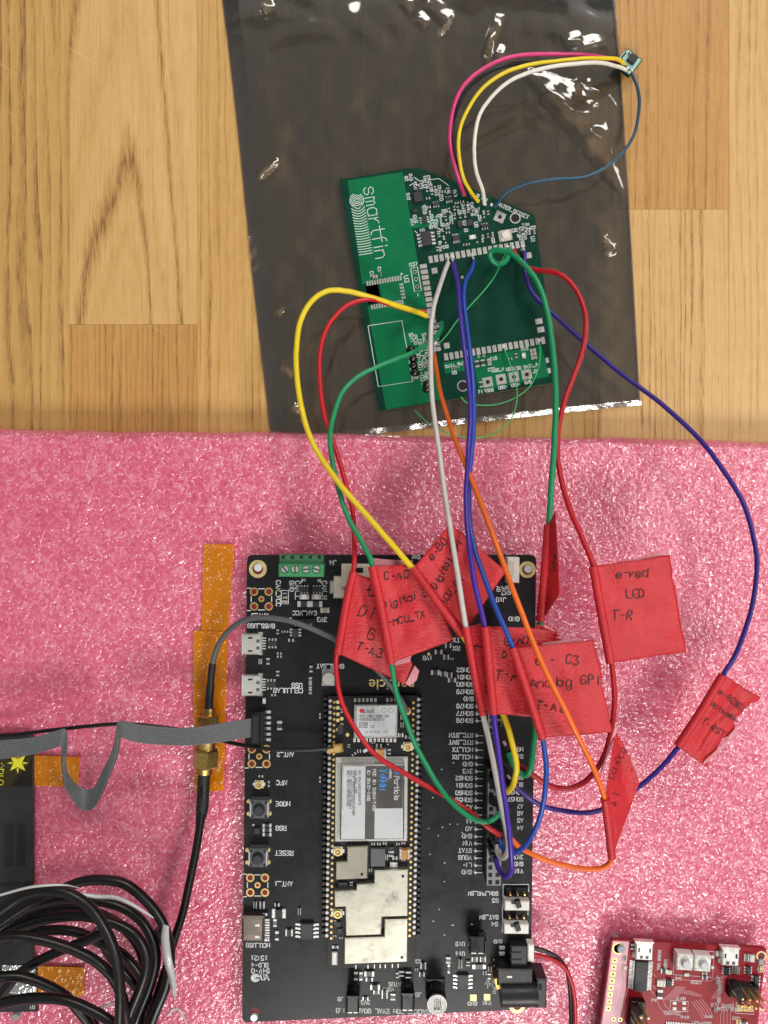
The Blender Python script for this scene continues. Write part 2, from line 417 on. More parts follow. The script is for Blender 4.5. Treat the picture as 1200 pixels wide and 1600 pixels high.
def tape_mat(name, light, dark, rough=.55):
    w = NT(name); tc = w.n('TexCoord')
    n = w.n('TexNoise', i_Scale=1500.0, i_Detail=3.0, i_Roughness=.6); w.l(tc.outputs['Object'], n.inputs['Vector'])
    n2 = w.n('TexNoise', i_Scale=120.0, i_Detail=2.0); w.l(tc.outputs['Object'], n2.inputs['Vector'])
    mp = w.n('Mapping'); mp.inputs['Scale'].default_value = (260, 1500, 1); w.l(tc.outputs['Object'], mp.inputs[0])
    cr = w.n('TexNoise', i_Scale=1.0, i_Detail=2.0, i_Distortion=.6); w.l(mp.outputs[0], cr.inputs['Vector'])
    t = w.math('ADD', w.math('MULTIPLY', n.outputs[0], .5), w.math('MULTIPLY', n2.outputs[0], .5))
    w.l(w.ramp(t, [(.36, dark), (.64, light)]), w.b.inputs['Base Color'])
    bp = w.n('Bump', i_Strength=.6, i_Distance=.0003); w.l(w.math('ADD', n.outputs[0], cr.outputs[0]), bp.inputs['Height'])
    w.l(bp.outputs[0], w.b.inputs['Normal'])
    w.b.inputs['Roughness'].default_value = rough; w.b.inputs['Specular IOR Level'].default_value = .5
    return w.m
M['tape'] = tape_mat('red_crepe_tape', 'd32b34', 'ba1f2a', .44)
M['tape_back'] = tape_mat('tape_adhesive_side', 'd99aa2', 'cf7f8a', .5)

# =================================================================== the setting: wooden bench top of glued staves
table = thing('wooden_bench', 'light brown wooden bench top of glued staves under the foam and the bag', 'workbench', (0, 0, 0))
table['kind'] = 'structure'
cols = [-430, -180, 108, 308, 508, 722, 936, 1139, 1345, 1600]
cuts = {0: [350], 1: [1300], 2: [507], 3: [1250], 4: [-80, 900], 5: [980], 6: [327], 7: [1400], 8: [560]}
pal = [('ddba80', 'cba364', '98703f'), ('d6ae70', 'c09658', '825f3a'), ('deba84', 'cca266', '8e6739'), ('dab276', 'c69a5c', '946a3b'),
       ('d0a362', 'ba8a50', '875e32'), ('ddbb82', 'cba16a', '9c7344')]
tone = {1: 1, 2: 2, 3: 3, 4: 0, 5: 1, 6: 4, 7: 2, 8: 3, 0: 0}
gi = 0
for i in range(len(cols) - 1):
    ys = [-420] + cuts[i] + [2050]
    for j in range(len(ys) - 1):
        x0, x1, y0, y1 = cols[i], cols[i + 1], ys[j], ys[j + 1]
        p = pal[(tone[i] + j * 2) % 6]
        arch = None; ring = 300; st = .5
        if i == 2 and j == 0: arch = (200, 262); st = .58
        if i == 2 and j == 1: ring = 460; st = .7
        if i == 1: ring = 230; st = .8
        if i == 6 and j == 0: p = pal[4]
        if i == 6 and j == 1: p = pal[2]; ring = 420; st = .6
        gi += 1
        w = wood('stave_wood', *p, seed=gi * 1.7, arch=arch, ring=ring, streak=st)
        a, b = P(x0, y0), P(x1, y1); g = .00006
        mb = MB(); mb.box((a.x + b.x) / 2, (a.y + b.y) / 2, b.x - a.x - g, a.y - b.y - g, -.03, 0, w, ch=.00005)
        mb.build('plank', table)

# =================================================================== pink foam sheet
ZF = .012
def foam_edge(px): return 670 + 20 * (px - 0) / 1200 + 1.5 * math.sin(px / 90) + .8 * math.sin(px / 23)
def build_foam():
    x0, x1, y1 = -260, 1460, 1960; st = 3.2
    nx = int((x1 - x0) / st); ny = 390
    vs = []; fs = []
    for j in range(ny + 1):
        for i in range(nx + 1):
            px = x0 + (x1 - x0) * i / nx; e = foam_edge(px)
            t = j / ny; py = e + (y1 - e) * t
            p = P(px, py, ZF)
            d = (py - e) * U                         # rounded rim of the sheet
            q = Vector((p.x * 1.0, p.y, 0))
            wv = noise.noise_vector(q * 240) * .0010
            h = noise.voronoi(q * 430 + wv * 430)[0][0] * .00025 + noise.noise(q * 900) * .00012 + noise.noise(q * 60) * .00045
            zz = ZF - .0006 + h
            if d < .003: zz -= .0022 * (1 - d / .003) ** 2
            vs.append((p.x, p.y, zz))
    for j in range(ny):
        for i in range(nx):
            a = j * (nx + 1) + i; fs.append((a + nx + 1, a + nx + 2, a + 1, a))
    mb = MB(); mb.add(vs, fs, M['foam'], True)
    # side face down to the bench
    n0 = len(mb.v); rim = [vs[i] for i in range(nx + 1)]
    sv = []
    for r in (0, 1, 2, 3):
        for (x, y, z) in rim:
            k = r / 3; sv.append((x + noise.noise(Vector((x * 700, k * 5, 1))) * .0003, y + (.0011 * math.sin(k * math.pi)) - .0004 * k, z * (1 - k) + .0002 * k))
    sf = [(r * (nx + 1) + i, r * (nx + 1) + i + 1, (r + 1) * (nx + 1) + i + 1, (r + 1) * (nx + 1) + i)[::-1] for r in range(3) for i in range(nx)]
    mb.add(sv, sf, M['foam'], True)
    c = P(600, 1300, 0)
    o = mb.build('foam_sheet', None, (c.x, c.y, 0))
    tag(o, 'pink packing foam sheet with crinkled shiny surface lying on the wooden bench', 'foam sheet')
build_foam()

# =================================================================== grey antistatic bag
FACETS = [(915, 66, 32, 9), (893, 58, 14, 8), (775, 46, 9, 26), (782, 78, 9, 9), (690, 14, 26, 9), (664, 30, 12, 7), (640, 6, 14, 6), (420, 8, 12, 7), (440, 481, 9, 8), (452, 576, 13, 6), (465, 634, 9, 6), (392, 372, 5, 6), (396, 395, 6, 8), (401, 416, 5, 6), (425, 262, 6, 16), (948, 372, 7, 5), (950, 392, 9, 5),
          (918, 128, 6, 5), (955, 255, 4, 4), (960, 301, 5, 2.5), (413, 522, 3, 3), (422, 556, 8, 3), (424, 590, 4, 3), (470, 655, 5, 3), (700, 38, 3, 14), (900, 131, 3, 9)]
def need(px, py):
    """slope (height per photo pixel) at which the film mirrors the ceiling panel beyond the bench"""
    p = P(px, py, 0); c = (Vector((0, 0, HC)) - p).normalized(); l = (Vector((.50, 1.98, 1.7)) - p).normalized(); h = c + l
    return -h.x / h.z * U, h.y / h.z * U
def bag_height(u, v, px, py):
    q = Vector((px / 60, py / 60, 0))
    def rid(p, s): return 1 - abs(noise.noise(p * s)) * 2
    h = .00075 + .00035 * noise.noise(q * .7)
    env = 0.0
    for (cx, cy, sx, sy, a, ang) in (
                                     (392, 385, 10, 34, 1.0, .2), (405, 130, 30, 9, .5, .1), (425, 265, 46, 12, .55, -.6), (445, 480, 14, 14, .9, .5), (448, 570, 34, 12, .9, .5), (470, 640, 46, 18, .9, .1), (430, 440, 14, 40, .5, .2),
                                     (900, 300, 30, 12, .5, .4), (945, 375, 22, 8, .7, .4), (700, 300, 30, 12, .2, .4), (780, 650, 190, 9, .5, -.1)):
        dx, dy = px - cx, py - cy; c, s = math.cos(ang), math.sin(ang)
        a1, b1 = (dx * c + dy * s) / sx, (-dx * s + dy * c) / sy
        env += a * math.exp(-(a1 * a1 + b1 * b1))
    tr_ = lambda a: abs((a % 1.0) * 2 - 1)
    h += env * .25 * (.0006 + .0010 * tr_(py / 58 + px / 210 + .6 * noise.noise(q)) + .0007 * tr_(px / 44 - py / 120 + .5 * noise.noise(q * 1.3)) + .0003 * tr_(px / 19 + py / 23))
    ax_, ay_ = px - 820, py - 106
    if 0 < ax_ < 160:
        yt, yb = .30 * ax_, 1.02 * ax_ + 3; d_ = ay_ - yt + 5 * noise.noise(q * 1.4) ; wn = min(1, (160 - ax_) / 30, ax_ / 8)
        sl = need(px, py)[1]; full = (yb - yt) * sl
        if d_ > 0:
            v_ = d_ * sl if d_ < yb - yt else full * max(0, 1 - (d_ - (yb - yt)) / (18 + .2 * ax_))
            tri = lambda a: abs((a % 1.0) * 2 - 1)
            X, Y = ax_ * .8 + ay_ * .6, -ax_ * .6 + ay_ * .8
            h += wn * (v_ * (1 + .06 * noise.noise(q * 1.1)) + .00016 * tri(Y / 34 + .5 * noise.noise(q)) + .00005 * tri(X / 34 + Y / 50) + .00002 * tri(Y / 9 + X / 60)) 
    for (fx, fy, wa, hb) in FACETS:
        dx, dy = px - fx, py - fy
        if abs(dx) > 70 or abs(dy) > 70: continue
        gx, gy = need(fx, fy); g = math.hypot(gx, gy); b1 = (dx * gx + dy * gy) / g; a1 = (dx * gy - dy * gx) / g
        b1 += 3 * noise.noise(Vector((px / 14, py / 14, fx))); w_ = max(0, 1 - (a1 / wa) ** 2)
        if w_ <= 0 or b1 < -hb: continue
        p_ = (b1 + hb) if b1 < hb else max(0, 2 * hb - (b1 - hb) * 1.6)
        h += g * p_ * w_ ** .5
    h += .0004 * math.exp(-((px - 400) / 40) ** 2) * (.5 + .5 * noise.noise(Vector((py / 55, 3, 1))))
    h += .00010 * rid(Vector((px / 210, py / 60, 5)), .9) 
    # flat under the circuit board
    bx, by = (px - 705) / 200, (py - 455) / 230
    r = max(abs(bx), abs(by)); k = min(1, max(0, (r - .85) / .35))
    h = h * k + .0006 * (1 - k)
    e = min(u, 1 - u, (1 - v) * 1.2); e = min(1, e * 9); h *= (.5 + .5 * e * e * (3 - 2 * e)) * (1 + .3 * noise.noise(q * 2.0))
    db = (1 - v) * 730
    if db < 9 and u > .25: h += need(px, py)[1] * (9 - db) * (.9 + .5 * noise.noise(Vector((px / 40, 2, 2))))
    return max(h, .0003)
def build_bag():
    nx, ny = 300, 330
    A, B, C_, D = (338, -60), (956, -60), (1002, 634), (428, 694)     # tl tr br bl
    top = []; bot = []
    for j in range(ny + 1):
        v = j / ny
        for i in range(nx + 1):
            u = i / nx
            px = (A[0] * (1 - u) + B[0] * u) * (1 - v) + (D[0] * (1 - u) + C_[0] * u) * v
            py = (A[1] * (1 - u) + B[1] * u) * (1 - v) + (D[1] * (1 - u) + C_[1] * u) * v
            px += 3 * math.sin(v * 5 + .5) * (1 - u) + 2 * math.sin(v * 4) * u; py += 1 * math.sin(u * 6)
            h = bag_height(u, v, px, py); p = P(px, py, 0)
            top.append((p.x, p.y, h + .0001)); bot.append((p.x, p.y, .00008))
    f = []; n = nx + 1
    for j in range(ny):
        for i in range(nx): a = j * n + i; f.append((a + n, a + n + 1, a + 1, a))
    mb = MB(); mb.add(top, f, M['bag'], True)
    fb = [x[::-1] for x in f]; mb.add(bot, fb, M['bag'], True)
    c = P(680, 320); o = mb.build('antistatic_bag', None, (c.x, c.y, 0))
    # heat-sealed seam along the lower edge and the two sides
    def seam(name, pts, w):
        mbs = MB(); a = []; ff = []
        for (u, v, du, dv) in pts:
            pass
    idx = lambda i, j: top[j * n + i]
    def strip(cols_):
        mbs = MB(); vs = []; m = len(cols_[0])
        for c_ in cols_:
            vs += [(p[0], p[1], p[2] + .00012) for p in c_]
        ff = []
        for k in range(len(cols_) - 1):
            for i in range(m - 1): ff.append((k * m + i, k * m + i + 1, (k + 1) * m + i + 1, (k + 1) * m + i))
        mbs.add(vs, ff, M['bag_seam'], True); s_ = mbs.build('seam', o)
    strip([[idx(i, j) for i in range(n)] for j in (ny - 4, ny - 3, ny - 2, ny - 1, ny)])
    strip([[idx(i, j) for j in range(ny + 1)] for i in range(0, 13)])
    strip([[idx(i, j) for j in range(ny + 1)] for i in (nx - 2, nx - 1, nx)])
    tag(o, 'grey see-through antistatic bag lying flat on the bench under the green board', 'plastic bag')
build_bag()

# =================================================================== amber tape pieces on the foam
def kapton(poly, label, z=ZF + .0006, ny=40, nx=8):
    """poly: tl tr br bl"""
    (ax, ay), (bx, by), (cx, cy), (dx, dy) = poly; vs = []
    for lay in (0, 1):
        for j in range(ny + 1):
            for i in range(nx + 1):
                u, v = i / nx, j / ny
                px = (ax * (1 - u) + bx * u) * (1 - v) + (dx * (1 - u) + cx * u) * v
                py = (ay * (1 - u) + by * u) * (1 - v) + (dy * (1 - u) + cy * u) * v
                p = P(px, py, z); h = .00018 * noise.noise(Vector((px / 9, py / 9, z * 900))) + .0004 * max(0, noise.noise(Vector((px / 30, py / 24, 4))))
                vs.append((p.x, p.y, z + h - .00005 * lay))
    n = nx + 1; f = []; o2 = (ny + 1) * n
    for j in range(ny):
        for i in range(nx): a = j * n + i; f.append((a + n, a + n + 1, a + 1, a)); f.append((o2 + a, o2 + a + 1, o2 + a + n + 1, o2 + a + n))
    mb = MB(); mb.add(vs, f, M['kapton'], True)
    c = P((ax + cx) / 2, (ay + cy) / 2, z)
    tag(mb.build('amber_tape', None, c), label, 'tape', 'amber tape strips on the foam')
kapton(((318, 850), (366, 851), (352, 1060), (313, 1060)), 'longer amber tape strip on the foam, reaching up beside the black board corner')
kapton(((302, 985), (356, 988), (350, 1235), (304, 1238)), 'lower wide amber tape strip under the brass antenna connector', ZF + .0010)
kapton(((48, 1180), (125, 1183), (122, 1229), (48, 1228)), 'short amber tape piece beside the yellow star label', ZF + .0007, 14, 16)
kapton(((54, 1509), (133, 1512), (131, 1556), (54, 1557)), 'short crumpled amber tape piece beside the coiled black cable', ZF + .0007, 14, 16)
# ------------------------------------------------------------------ small electronic pieces (mesh data shared between alike pieces)
CACHE = {}
def keep(key, fn):
    if key not in CACHE:
        mb = MB(); fn(mb); me = bpy.data.meshes.new(key[0]); me.from_pydata(mb.v, [], mb.f)
        for x in mb.mats: me.materials.append(x)
        me.polygons.foreach_set('material_index', mb.mi); me.polygons.foreach_set('use_smooth', mb.sm); CACHE[key] = me
    return CACHE[key]
def two_end(name, w, h, t, body, end, fr=.26):
    """resistor / capacitor: body with two metal ends, long along x"""
    def fn(mb):
        e = w * fr
        mb.box(0, 0, w - 2 * e, h * .94, 0, t * .94, M[body])
        for s in (-1, 1): mb.box(s * (w - e) / 2, 0, e, h, 0, t, M[end], ch=t * .18)
    return keep((name, round(w, 6), round(h, 6), body, end), fn)
def soic(name, w, h, t, n, body='chip', lead=.22):
    """chip with n leads on each of its two long (left/right) sides"""
    def fn(mb):
        l = w * lead
        mb.box(0, 0, w - 2 * l, h, t * .12, t, M[body], ch=t * .15)
        p = h / n
        for i in range(n):
            y = -h / 2 + p * (i + .5)
            for s in (-1, 1):
                mb.box(s * (w / 2 - l * .5), y, l * 1.05, p * .5, 0, t * .3, M['solder'])
                mb.box(s * (w / 2 - l * .85), y, l * .4, p * .5, t * .3, t * .55, M['solder'])
    return keep((name, round(w, 6), round(h, 6), n, body), fn)
def flat_chip(name, w, h, t, body='chip'):
    return keep((name, round(w, 6), round(h, 6), body), lambda mb: mb.box(0, 0, w, h, 0, t, M[body], ch=t * .15))
def pad_mesh(w, h, m='tin', t=.00008):
    return keep(('solder_pad', round(w, 6), round(h, 6), m), lambda mb: mb.box(0, 0, w, h, 0, t, M[m], ch=t * .4))
class Board:
    def __init__(s, root, z, deg): s.r = root; s.z = z; s.rot = math.radians(deg); s.k = U * K(z); s.lines = []; s.thick = []
    def put(s, mesh, px, py, rot=0, name=None, dz=0):
        return stamp(mesh, name or mesh.name.split('.')[0], s.r, P(px, py, s.z) + Vector((0, 0, dz)), s.rot + math.radians(rot))
    def res(s, px, py, w=8, h=4.5, rot=0, body='chip', name='resistor', end='solder', t=None):
        k = s.k; s.put(two_end(name, w * k, h * k, (t or min(4, h * .55)) * k, body, end), px, py, rot)
    def cap(s, px, py, w=8, h=4.5, rot=0, body='ceramic_tan'): s.res(px, py, w, h, rot, body, 'capacitor', t=h * .7)
    def chip(s, px, py, w, h, n=4, rot=0, body='chip', t=5): s.put(soic('chip', w * s.k, h * s.k, t * s.k, n, body), px, py, rot)
    def qfn(s, px, py, w, h, rot=0, body='chip', t=3.5): s.put(flat_chip('chip', w * s.k, h * s.k, t * s.k, body), px, py, rot)
    def sot(s, px, py, w=12, h=10, rot=0): s.put(soic('transistor', w * s.k, h * s.k, 4.5 * s.k, 3), px, py, rot)
    def pad(s, px, py, w, h, rot=0, m='tin'): s.put(pad_mesh(w * s.k, h * s.k, m), px, py, rot)
    def text(s, t, px, py, h=6, ang=0, **k): s.lines += place_text(t, px, py, h, ang, s.z + .00006, **k)
    def line(s, pts, thick=False): (s.thick if thick else s.lines).append([P(x, y, s.z + .00006) for x, y in pts])
    def rect(s, cx, cy, w, h, rot=0):
        r = s.rot + math.radians(rot); c, d = math.cos(-r), math.sin(-r)
        q = [(cx + x * c - y * d, cy + x * d + y * c) for x, y in ((-w / 2, -h / 2), (w / 2, -h / 2), (w / 2, h / 2), (-w / 2, h / 2), (-w / 2, -h / 2))]
        s.line(q)
    def finish(s, width=.9, material='silk', name='silkscreen'):
        mb = MB(); mb.strokes(s.lines, width * s.k, M[material])
        if s.thick: mb.strokes(s.thick, width * 1.6 * s.k, M[material])
        mb.build(name, s.r)
def poly_w(pts, z): return [P(x, y, z)[:2] for x, y in pts]
def patch(root, name, pts, z, material, t=.00003):
    mb = MB(); mb.prism(poly_w(pts, z), z - .0002, z + t, M[material]); return mb.build(name, root)

# =================================================================== green circuit board on the bag
ZG = .0030; c0 = P(705, 455, .0014)
gr = thing('circuit_board', 'green circuit board with the smartfin wordmark lying on the grey bag', 'circuit board', c0)
GB = Board(gr, ZG, 9.5); GA = -9.5                        # reading direction of the board's x axis in the photo
out = [(530, 281), (634, 263), (657, 263), (722, 288), (835, 336), (873, 597), (592, 643)]
dm('slot_floor', '45403a', .5)
slot = [(571, 447), (590, 444), (595, 472), (576, 475)]
mb = MB()
pts = [(530, 281), (571, 447)] + slot[:0:-1] + [(571, 447), (530, 281)] + out[:0:-1]
mb.prism(poly_w(out, ZG), .0014, ZG - .00035, M['board_edge'])
# top skin with the slot cut through it
mb.add([(*p, ZG) for p in poly_w(out[:1] + slot[:1] + slot[:0:-1] + slot[:1] + out[:1] + out[:0:-1], ZG)][::1], [list(range(len(pts)))[::-1]], M['soldermask_deep'])
rim = poly_w(out, ZG); n = len(rim)
mb.add([(*p, ZG) for p in rim] + [(*p, ZG - .00036) for p in rim], [(i, (i + 1) % n, n + (i + 1) % n, n + i) for i in range(n)], M['soldermask_deep'])
sl = poly_w(slot, ZG)
mb.add([(*p, ZG) for p in sl] + [(*p, ZG - .0003) for p in sl], [(i, (i + 1) % 4, 4 + (i + 1) % 4, 4 + i) for i in range(4)] + [(4, 5, 6, 7)], M['slot_floor'])
mb.build('substrate', gr)
patch(gr, 'copper_pour', [(543, 282), (629, 269), (652, 405), (668, 492), (683, 570), (694, 624), (603, 640), (574, 480), (598, 472), (592, 440), (566, 444)], ZG, 'soldermask_mid')
patch(gr, 'copper_pour', [(643, 357), (646, 341), (672, 337), (688, 341), (688, 352)], ZG, 'soldermask_mid')
patch(gr, 'copper_pour', [(692, 567), (846, 540), (858, 588), (748, 612), (742, 576), (696, 584)], ZG, 'soldermask_mid')
dn = (.1665, .986); rt = (.986, -.1665)
# edge pads
for i in range(18): GB.pad(673 + 8.58 * i * rt[0], 405.5 + 8.58 * i * rt[1], 6.2, 11)
for i in range(16): GB.pad(661.5 + 8.75 * i * dn[0], 416 + 8.75 * i * dn[1], 11, 6.6)
for i in range(19): GB.pad(697 + 8.52 * i * rt[0], 557.5 + 8.52 * i * rt[1], 6.2, 11)
for x, y, w, h in ((679, 423, 9, 9), (698, 540, 9, 9), (826, 399, 9, 9), (842, 502, 11, 8.5), (845, 515, 11, 8.5), (855, 563, 5, 8), (858, 579, 5, 8), (722, 433, 4, 4)): GB.pad(x, y, w, h)
# memory-card socket footprint
for i in range(14): GB.pad(574 + 4.05 * i * rt[0], 443 + 4.05 * i * rt[1], 2.8, 7.5)
for i in range(13): GB.pad(581 + 4.05 * i * rt[0], 480 + 4.05 * i * rt[1], 2.8, 7)
for i in range(5): GB.pad(627 + 5.2 * i * dn[0], 444.5 + 5.2 * i * dn[1], 6.5, 3.2)
GB.cap(586, 433, 8, 5); GB.res(595, 429, 5, 3, 90)
GB.text('C2', 581, 428, 5, 80); GB.text('C1', 593, 421, 4.6, 80); GB.text('U3', 635, 436, 6.5, 80)
mb = MB(); p = P(627.5, 428, ZG); mb.cyl(p.x, p.y, 1.6 * GB.k, ZG, ZG + .00005, M['silk'], 10); mb.build('marker_dot', gr)
# three hole header footprint
GB.rect(650, 436.5, 11, 37); GB.text('R37', 646, 413, 5, GA); GB.text('1', 653, 460, 5, GA)
def eyelet(B, px, py, ro, ri, m='tin', square=0, rot=0, name='eyelet', inner='hole_black'):
    mb = MB(); p = P(px, py, B.z); k = B.k
    if square:
        mb.box(p.x, p.y, square * k, square * k, B.z - .0001, B.z + .00007, M[m], B.rot + math.radians(rot), ch=.00003)
    mb.ring(p.x, p.y, ro * k, ri * k, B.z - .0001, B.z + .00013, M[m])
    mb.cyl(p.x, p.y, ri * k * 1.02, B.z - .0002, B.z + .00009, M[inner], 20)
    return mb.build(name, B.r)
for x, y in ((648, 425), (650, 436.5), (652, 448)): eyelet(GB, x, y, 3, 1.9)
eyelet(GB, 805, 341, 8.5, 6.6); eyelet(GB, 723, 603, 9, 7, 'steel')
eyelet(GB, 781, 339, 4.6, 3.2, square=16, rot=-33)
for x, y in ((762, 597), (783, 592.5), (803, 589), (823, 585)): eyelet(GB, x, y, 4.6, 3.2, square=15.5)
# solder blobs where the wires join
def blob(B, px, py, r, name='solder_joint', squash=.6):
    mb = MB(); p = P(px, py, B.z); vs = []; fs = []; n = 10; m = 4; R = r * B.k
    for j in range(m):
        a = j / m * math.pi / 2
        for i in range(n):
            t = 2 * math.pi * i / n; vs.append((p.x + R * math.cos(a) * math.cos(t) * (1 + .2 * math.sin(3 * t + px)), p.y + R * math.cos(a) * math.sin(t), B.z + R * squash * math.sin(a)))
    vs.append((p.x, p.y, B.z + R * squash))
    for j in range(m - 1):
        for i in range(n): k = (i + 1) % n; fs.append((j * n + i, j * n + k, (j + 1) * n + k, (j + 1) * n + i))
    for i in range(n): fs.append(((m - 1) * n + i, (m - 1) * n + (i + 1) % n, m * n))
    mb.add(vs, fs, M['solder'], True); return mb.build(name, B.r)
for x, y in ((699, 402), (706, 401), (738, 398), (793, 387), (801, 386), (816, 385), (817, 391), (669, 487), (667, 494), (685, 508), (680, 535), (786, 541), (842, 532), (725, 304), (747, 314), (758, 319), (768, 320)):
    blob(GB, x, y, random.uniform(2.8, 4))
# chips
GB.qfn(653, 309, 14, 15, body='chip', t=6); GB.qfn(652, 299, 6, 4)
GB.sot(681, 320, 9, 11, 90); GB.sot(701, 312, 10, 11, 90); GB.sot(663, 344, 14, 11, 0)
GB.chip(666, 374.5, 27, 22, 4, t=8); GB.chip(712, 373, 14, 11, 5, 90, t=5); GB.qfn(718, 351, 8, 10, t=5); GB.qfn(734, 349, 9, 9, t=5); GB.sot(757, 354, 10, 12, 90)
GB.qfn(649, 330, 9, 5); GB.res(738, 371, 11, 6, body='white_plastic', name='capacitor')
mb = MB(); p = P(789, 369, ZG); mb.box(p.x, p.y, 21 * GB.k, 16 * GB.k, ZG, ZG + .0008, M['tin'], GB.rot, ch=.0001); mb.box(p.x, p.y, 15 * GB.k, 16.5 * GB.k, ZG, ZG + .0011, M['cream_plastic'], GB.rot, ch=.0001)
mb.cyl(p.x, p.y, 6.4 * GB.k, ZG + .0011, ZG + .0016, M['white_plastic'], 20, ch=.0002); mb.build('indicator_led', gr)
for x, y in ((745, 569), (754, 567.5), (764, 566)): GB.cap(x, y, 10, 6.5, 90, 'chip' if x < 760 else 'ceramic_tan')
for i in range(3): GB.cap(832 + i * 1.0, 548 + i * 5.6, 9, 5)
GB.res(818, 556, 9, 6, 90, 'white_plastic', 'indicator_led'); GB.res(751, 601, 9, 5, 90); GB.res(806, 556, 7, 4, 90); GB.res(797, 561, 6, 4)
GB.res(708, 576, 5, 3, 0); GB.res(715, 574, 5, 3, 0); mb = MB()
rnd = random.Random(3)
taken = [(653, 309, 11), (681, 320, 9), (701, 312, 10), (663, 344, 10), (666, 374, 19), (712, 373, 12), (718, 351, 9), (734, 349, 9), (757, 354, 11), (781, 339, 14), (805, 341, 12), (789, 369, 16), (738, 371, 8), (661, 416, 8), (758, 320, 10), (725, 304, 8), (747, 314, 9), (770, 322, 9)]
def inside(x, y): return (y > 272 + max(0, (x - 660)) * .42 + 8) and x > 640 + (y - 270) * .165 and y < 392 - (x - 690) * .168 and x < 842
refs = ['R', 'C', 'R', 'D', 'C', 'Q', 'U']; nsm = 0
trc = MB(); TL = []
for _ in range(30):
    x, y = rnd.uniform(655, 850), rnd.uniform(290, 390); L_ = [(x, y)]
    for _k in range(rnd.randint(2, 4)):
        d = rnd.choice([(1, 0), (0, 1), (.7, .7), (.7, -.7), (0, -1)]); e = rnd.uniform(8, 30); x += (d[0] * rt[0] + d[1] * dn[0]) * e; y += (d[0] * rt[1] + d[1] * dn[1]) * e; L_.append((x, y))
    if all(650 + (b_ - 280) * .17 < a_ < 838 + (b_ - 336) * .12 and b_ > 300 + max(0, a_ - 722) * .42 and b_ < 615 - (a_ - 690) * .14 for a_, b_ in L_): y < 402 and TL.append([P(a_, b_, ZG + .00004) for a_, b_ in L_])
trc.strokes(TL, .7 * GB.k, M['soldermask_green']); o_ = trc.build('traces', gr); o_['kind'] = 'stuff'
via = MB()
for _ in range(70):
    u_, v_ = rnd.uniform(5, 190), rnd.uniform(5, 110); x = 640 + u_ * rt[0] + v_ * dn[0]; y = 290 + u_ * rt[1] + v_ * dn[1]
    if y > 300 + max(0, x - 722) * .42 and x < 838 + (y - 336) * .12 and y < 615 - (x - 690) * .14: q_ = P(x, y, ZG); via.cyl(q_.x, q_.y, 1.0 * GB.k, ZG, ZG + .00006, M['soldermask_mid'], 7)
o_ = via.build('vias', gr); o_['kind'] = 'stuff'
for row in range(17):
    for ci in range(27):
        u, v = ci * 7.4 + 4, row * 7.2 + 4
        x = 636 + u * rt[0] + v * dn[0] + rnd.uniform(-1.5, 1.5); y = 276 + u * rt[1] + v * dn[1] + rnd.uniform(-1.2, 1.2)
        if not inside(x, y) or any(math.hypot(x - a, y - b) < r + 2.5 for a, b, r in taken): continue
        t = rnd.random()
        if t < .42:
            GB.res(x, y, 6.2, 3.4, 90 if rnd.random() < .6 else 0, rnd.choice(['chip', 'chip', 'ceramic_tan', 'ceramic_grey']), rnd.choice(['resistor', 'capacitor'])); nsm += 1
        elif t < .80:
            GB.text(rnd.choice(refs) + str(rnd.randint(1, 49)), x, y, 4.3, rnd.choice([80, GA, GA, 80]), cond=.8)
        elif t < .9: GB.pad(x, y, 2.6, 2.6)
for t, x, y, a, h in (('U4', 658, 291, 80, 6), ('U6', 700, 298, 80, 6), ('U10', 689, 307, 80, 5.6), ('U2', 675, 349, 80, 6.5), ('U1', 833, 374, 80, 6.5), ('U16', 649, 342, 80, 5.5), ('R42', 638, 307, 80, 4.6), ('R43', 642, 277, 80, 4.6), ('Q2', 635, 279, 80, 5),
                      ('R44', 644, 347, 80, 4.6), ('D6', 673, 291, 80, 5), ('C14', 686, 365, 80, 5), ('R40', 663, 329, 80, 5), ('R17', 711, 302, 80, 4.6), ('U9', 744, 351, 80, 5.5), ('U7', 726, 349, 80, 5.5), ('C8', 815, 357, GA, 5), ('R23', 667, 277, GA, 4.6), ('R38', 803, 360, GA, 5), ('R15', 817, 372, GA, 5), ('U8', 660, 360, GA, 5)):
    GB.text(t, x, y, h, a, cond=.85)
GB.res(667, 281, 8, 4, 0, 'ceramic_grey'); GB.res(816, 363, 8, 4.5, 90)
GB.line([(647, 277), (656, 283), (686, 279), (701, 290)]); GB.line([(640, 290), (648, 285), (654, 290)]); GB.line([(648, 361), (652, 364)]); GB.line([(686, 357), (693, 362)])
GB.text('WATER_DETECT', 802, 329, 5.6, 24, cond=.85)
GB.text('J6 SIM', 752, 308, 4.6, 24, cond=.85)
# word mark, finger-print like arcs
wm = MB(); L = place_text('smartfin', 588, 347, 22, 80.2, ZG + .00006, cond=.80)
wm.strokes(L, 1.25 * GB.k, M['silk'])
cx, cy = 557.5, 313
for r in (2.6, 5.2, 8.0, 10.8):
    a0, a1 = (0, 360) if r < 9 else (-70, 70)
    for s_ in ((0, 360),) if r < 9 else ((-60, 60), (115, 245)):
        wm.strokes([[P(cx + r * math.cos(math.radians(s_[0] + (s_[1] - s_[0]) * i / 28)), cy + r * math.sin(math.radians(s_[0] + (s_[1] - s_[0]) * i / 28)), ZG + .00006) for i in range(29)]], 1.1 * GB.k, M['silk'])
for i in range(19):
    d = 9 + i * 4.0; sag = 6.5 * math.exp(-i / 6.5); wd = 10.5 if i else 7
    q = []
    for k in range(13):
        t = -1 + k / 6; a = d + 4 - sag * t * t
        q.append(P(cx + wd * t * rt[0] + a * dn[0], cy + wd * t * rt[1] + a * dn[1], ZG + .00006))
    wm.strokes([q], 1.1 * GB.k, M['silk'])
wm.build('wordmark', gr)
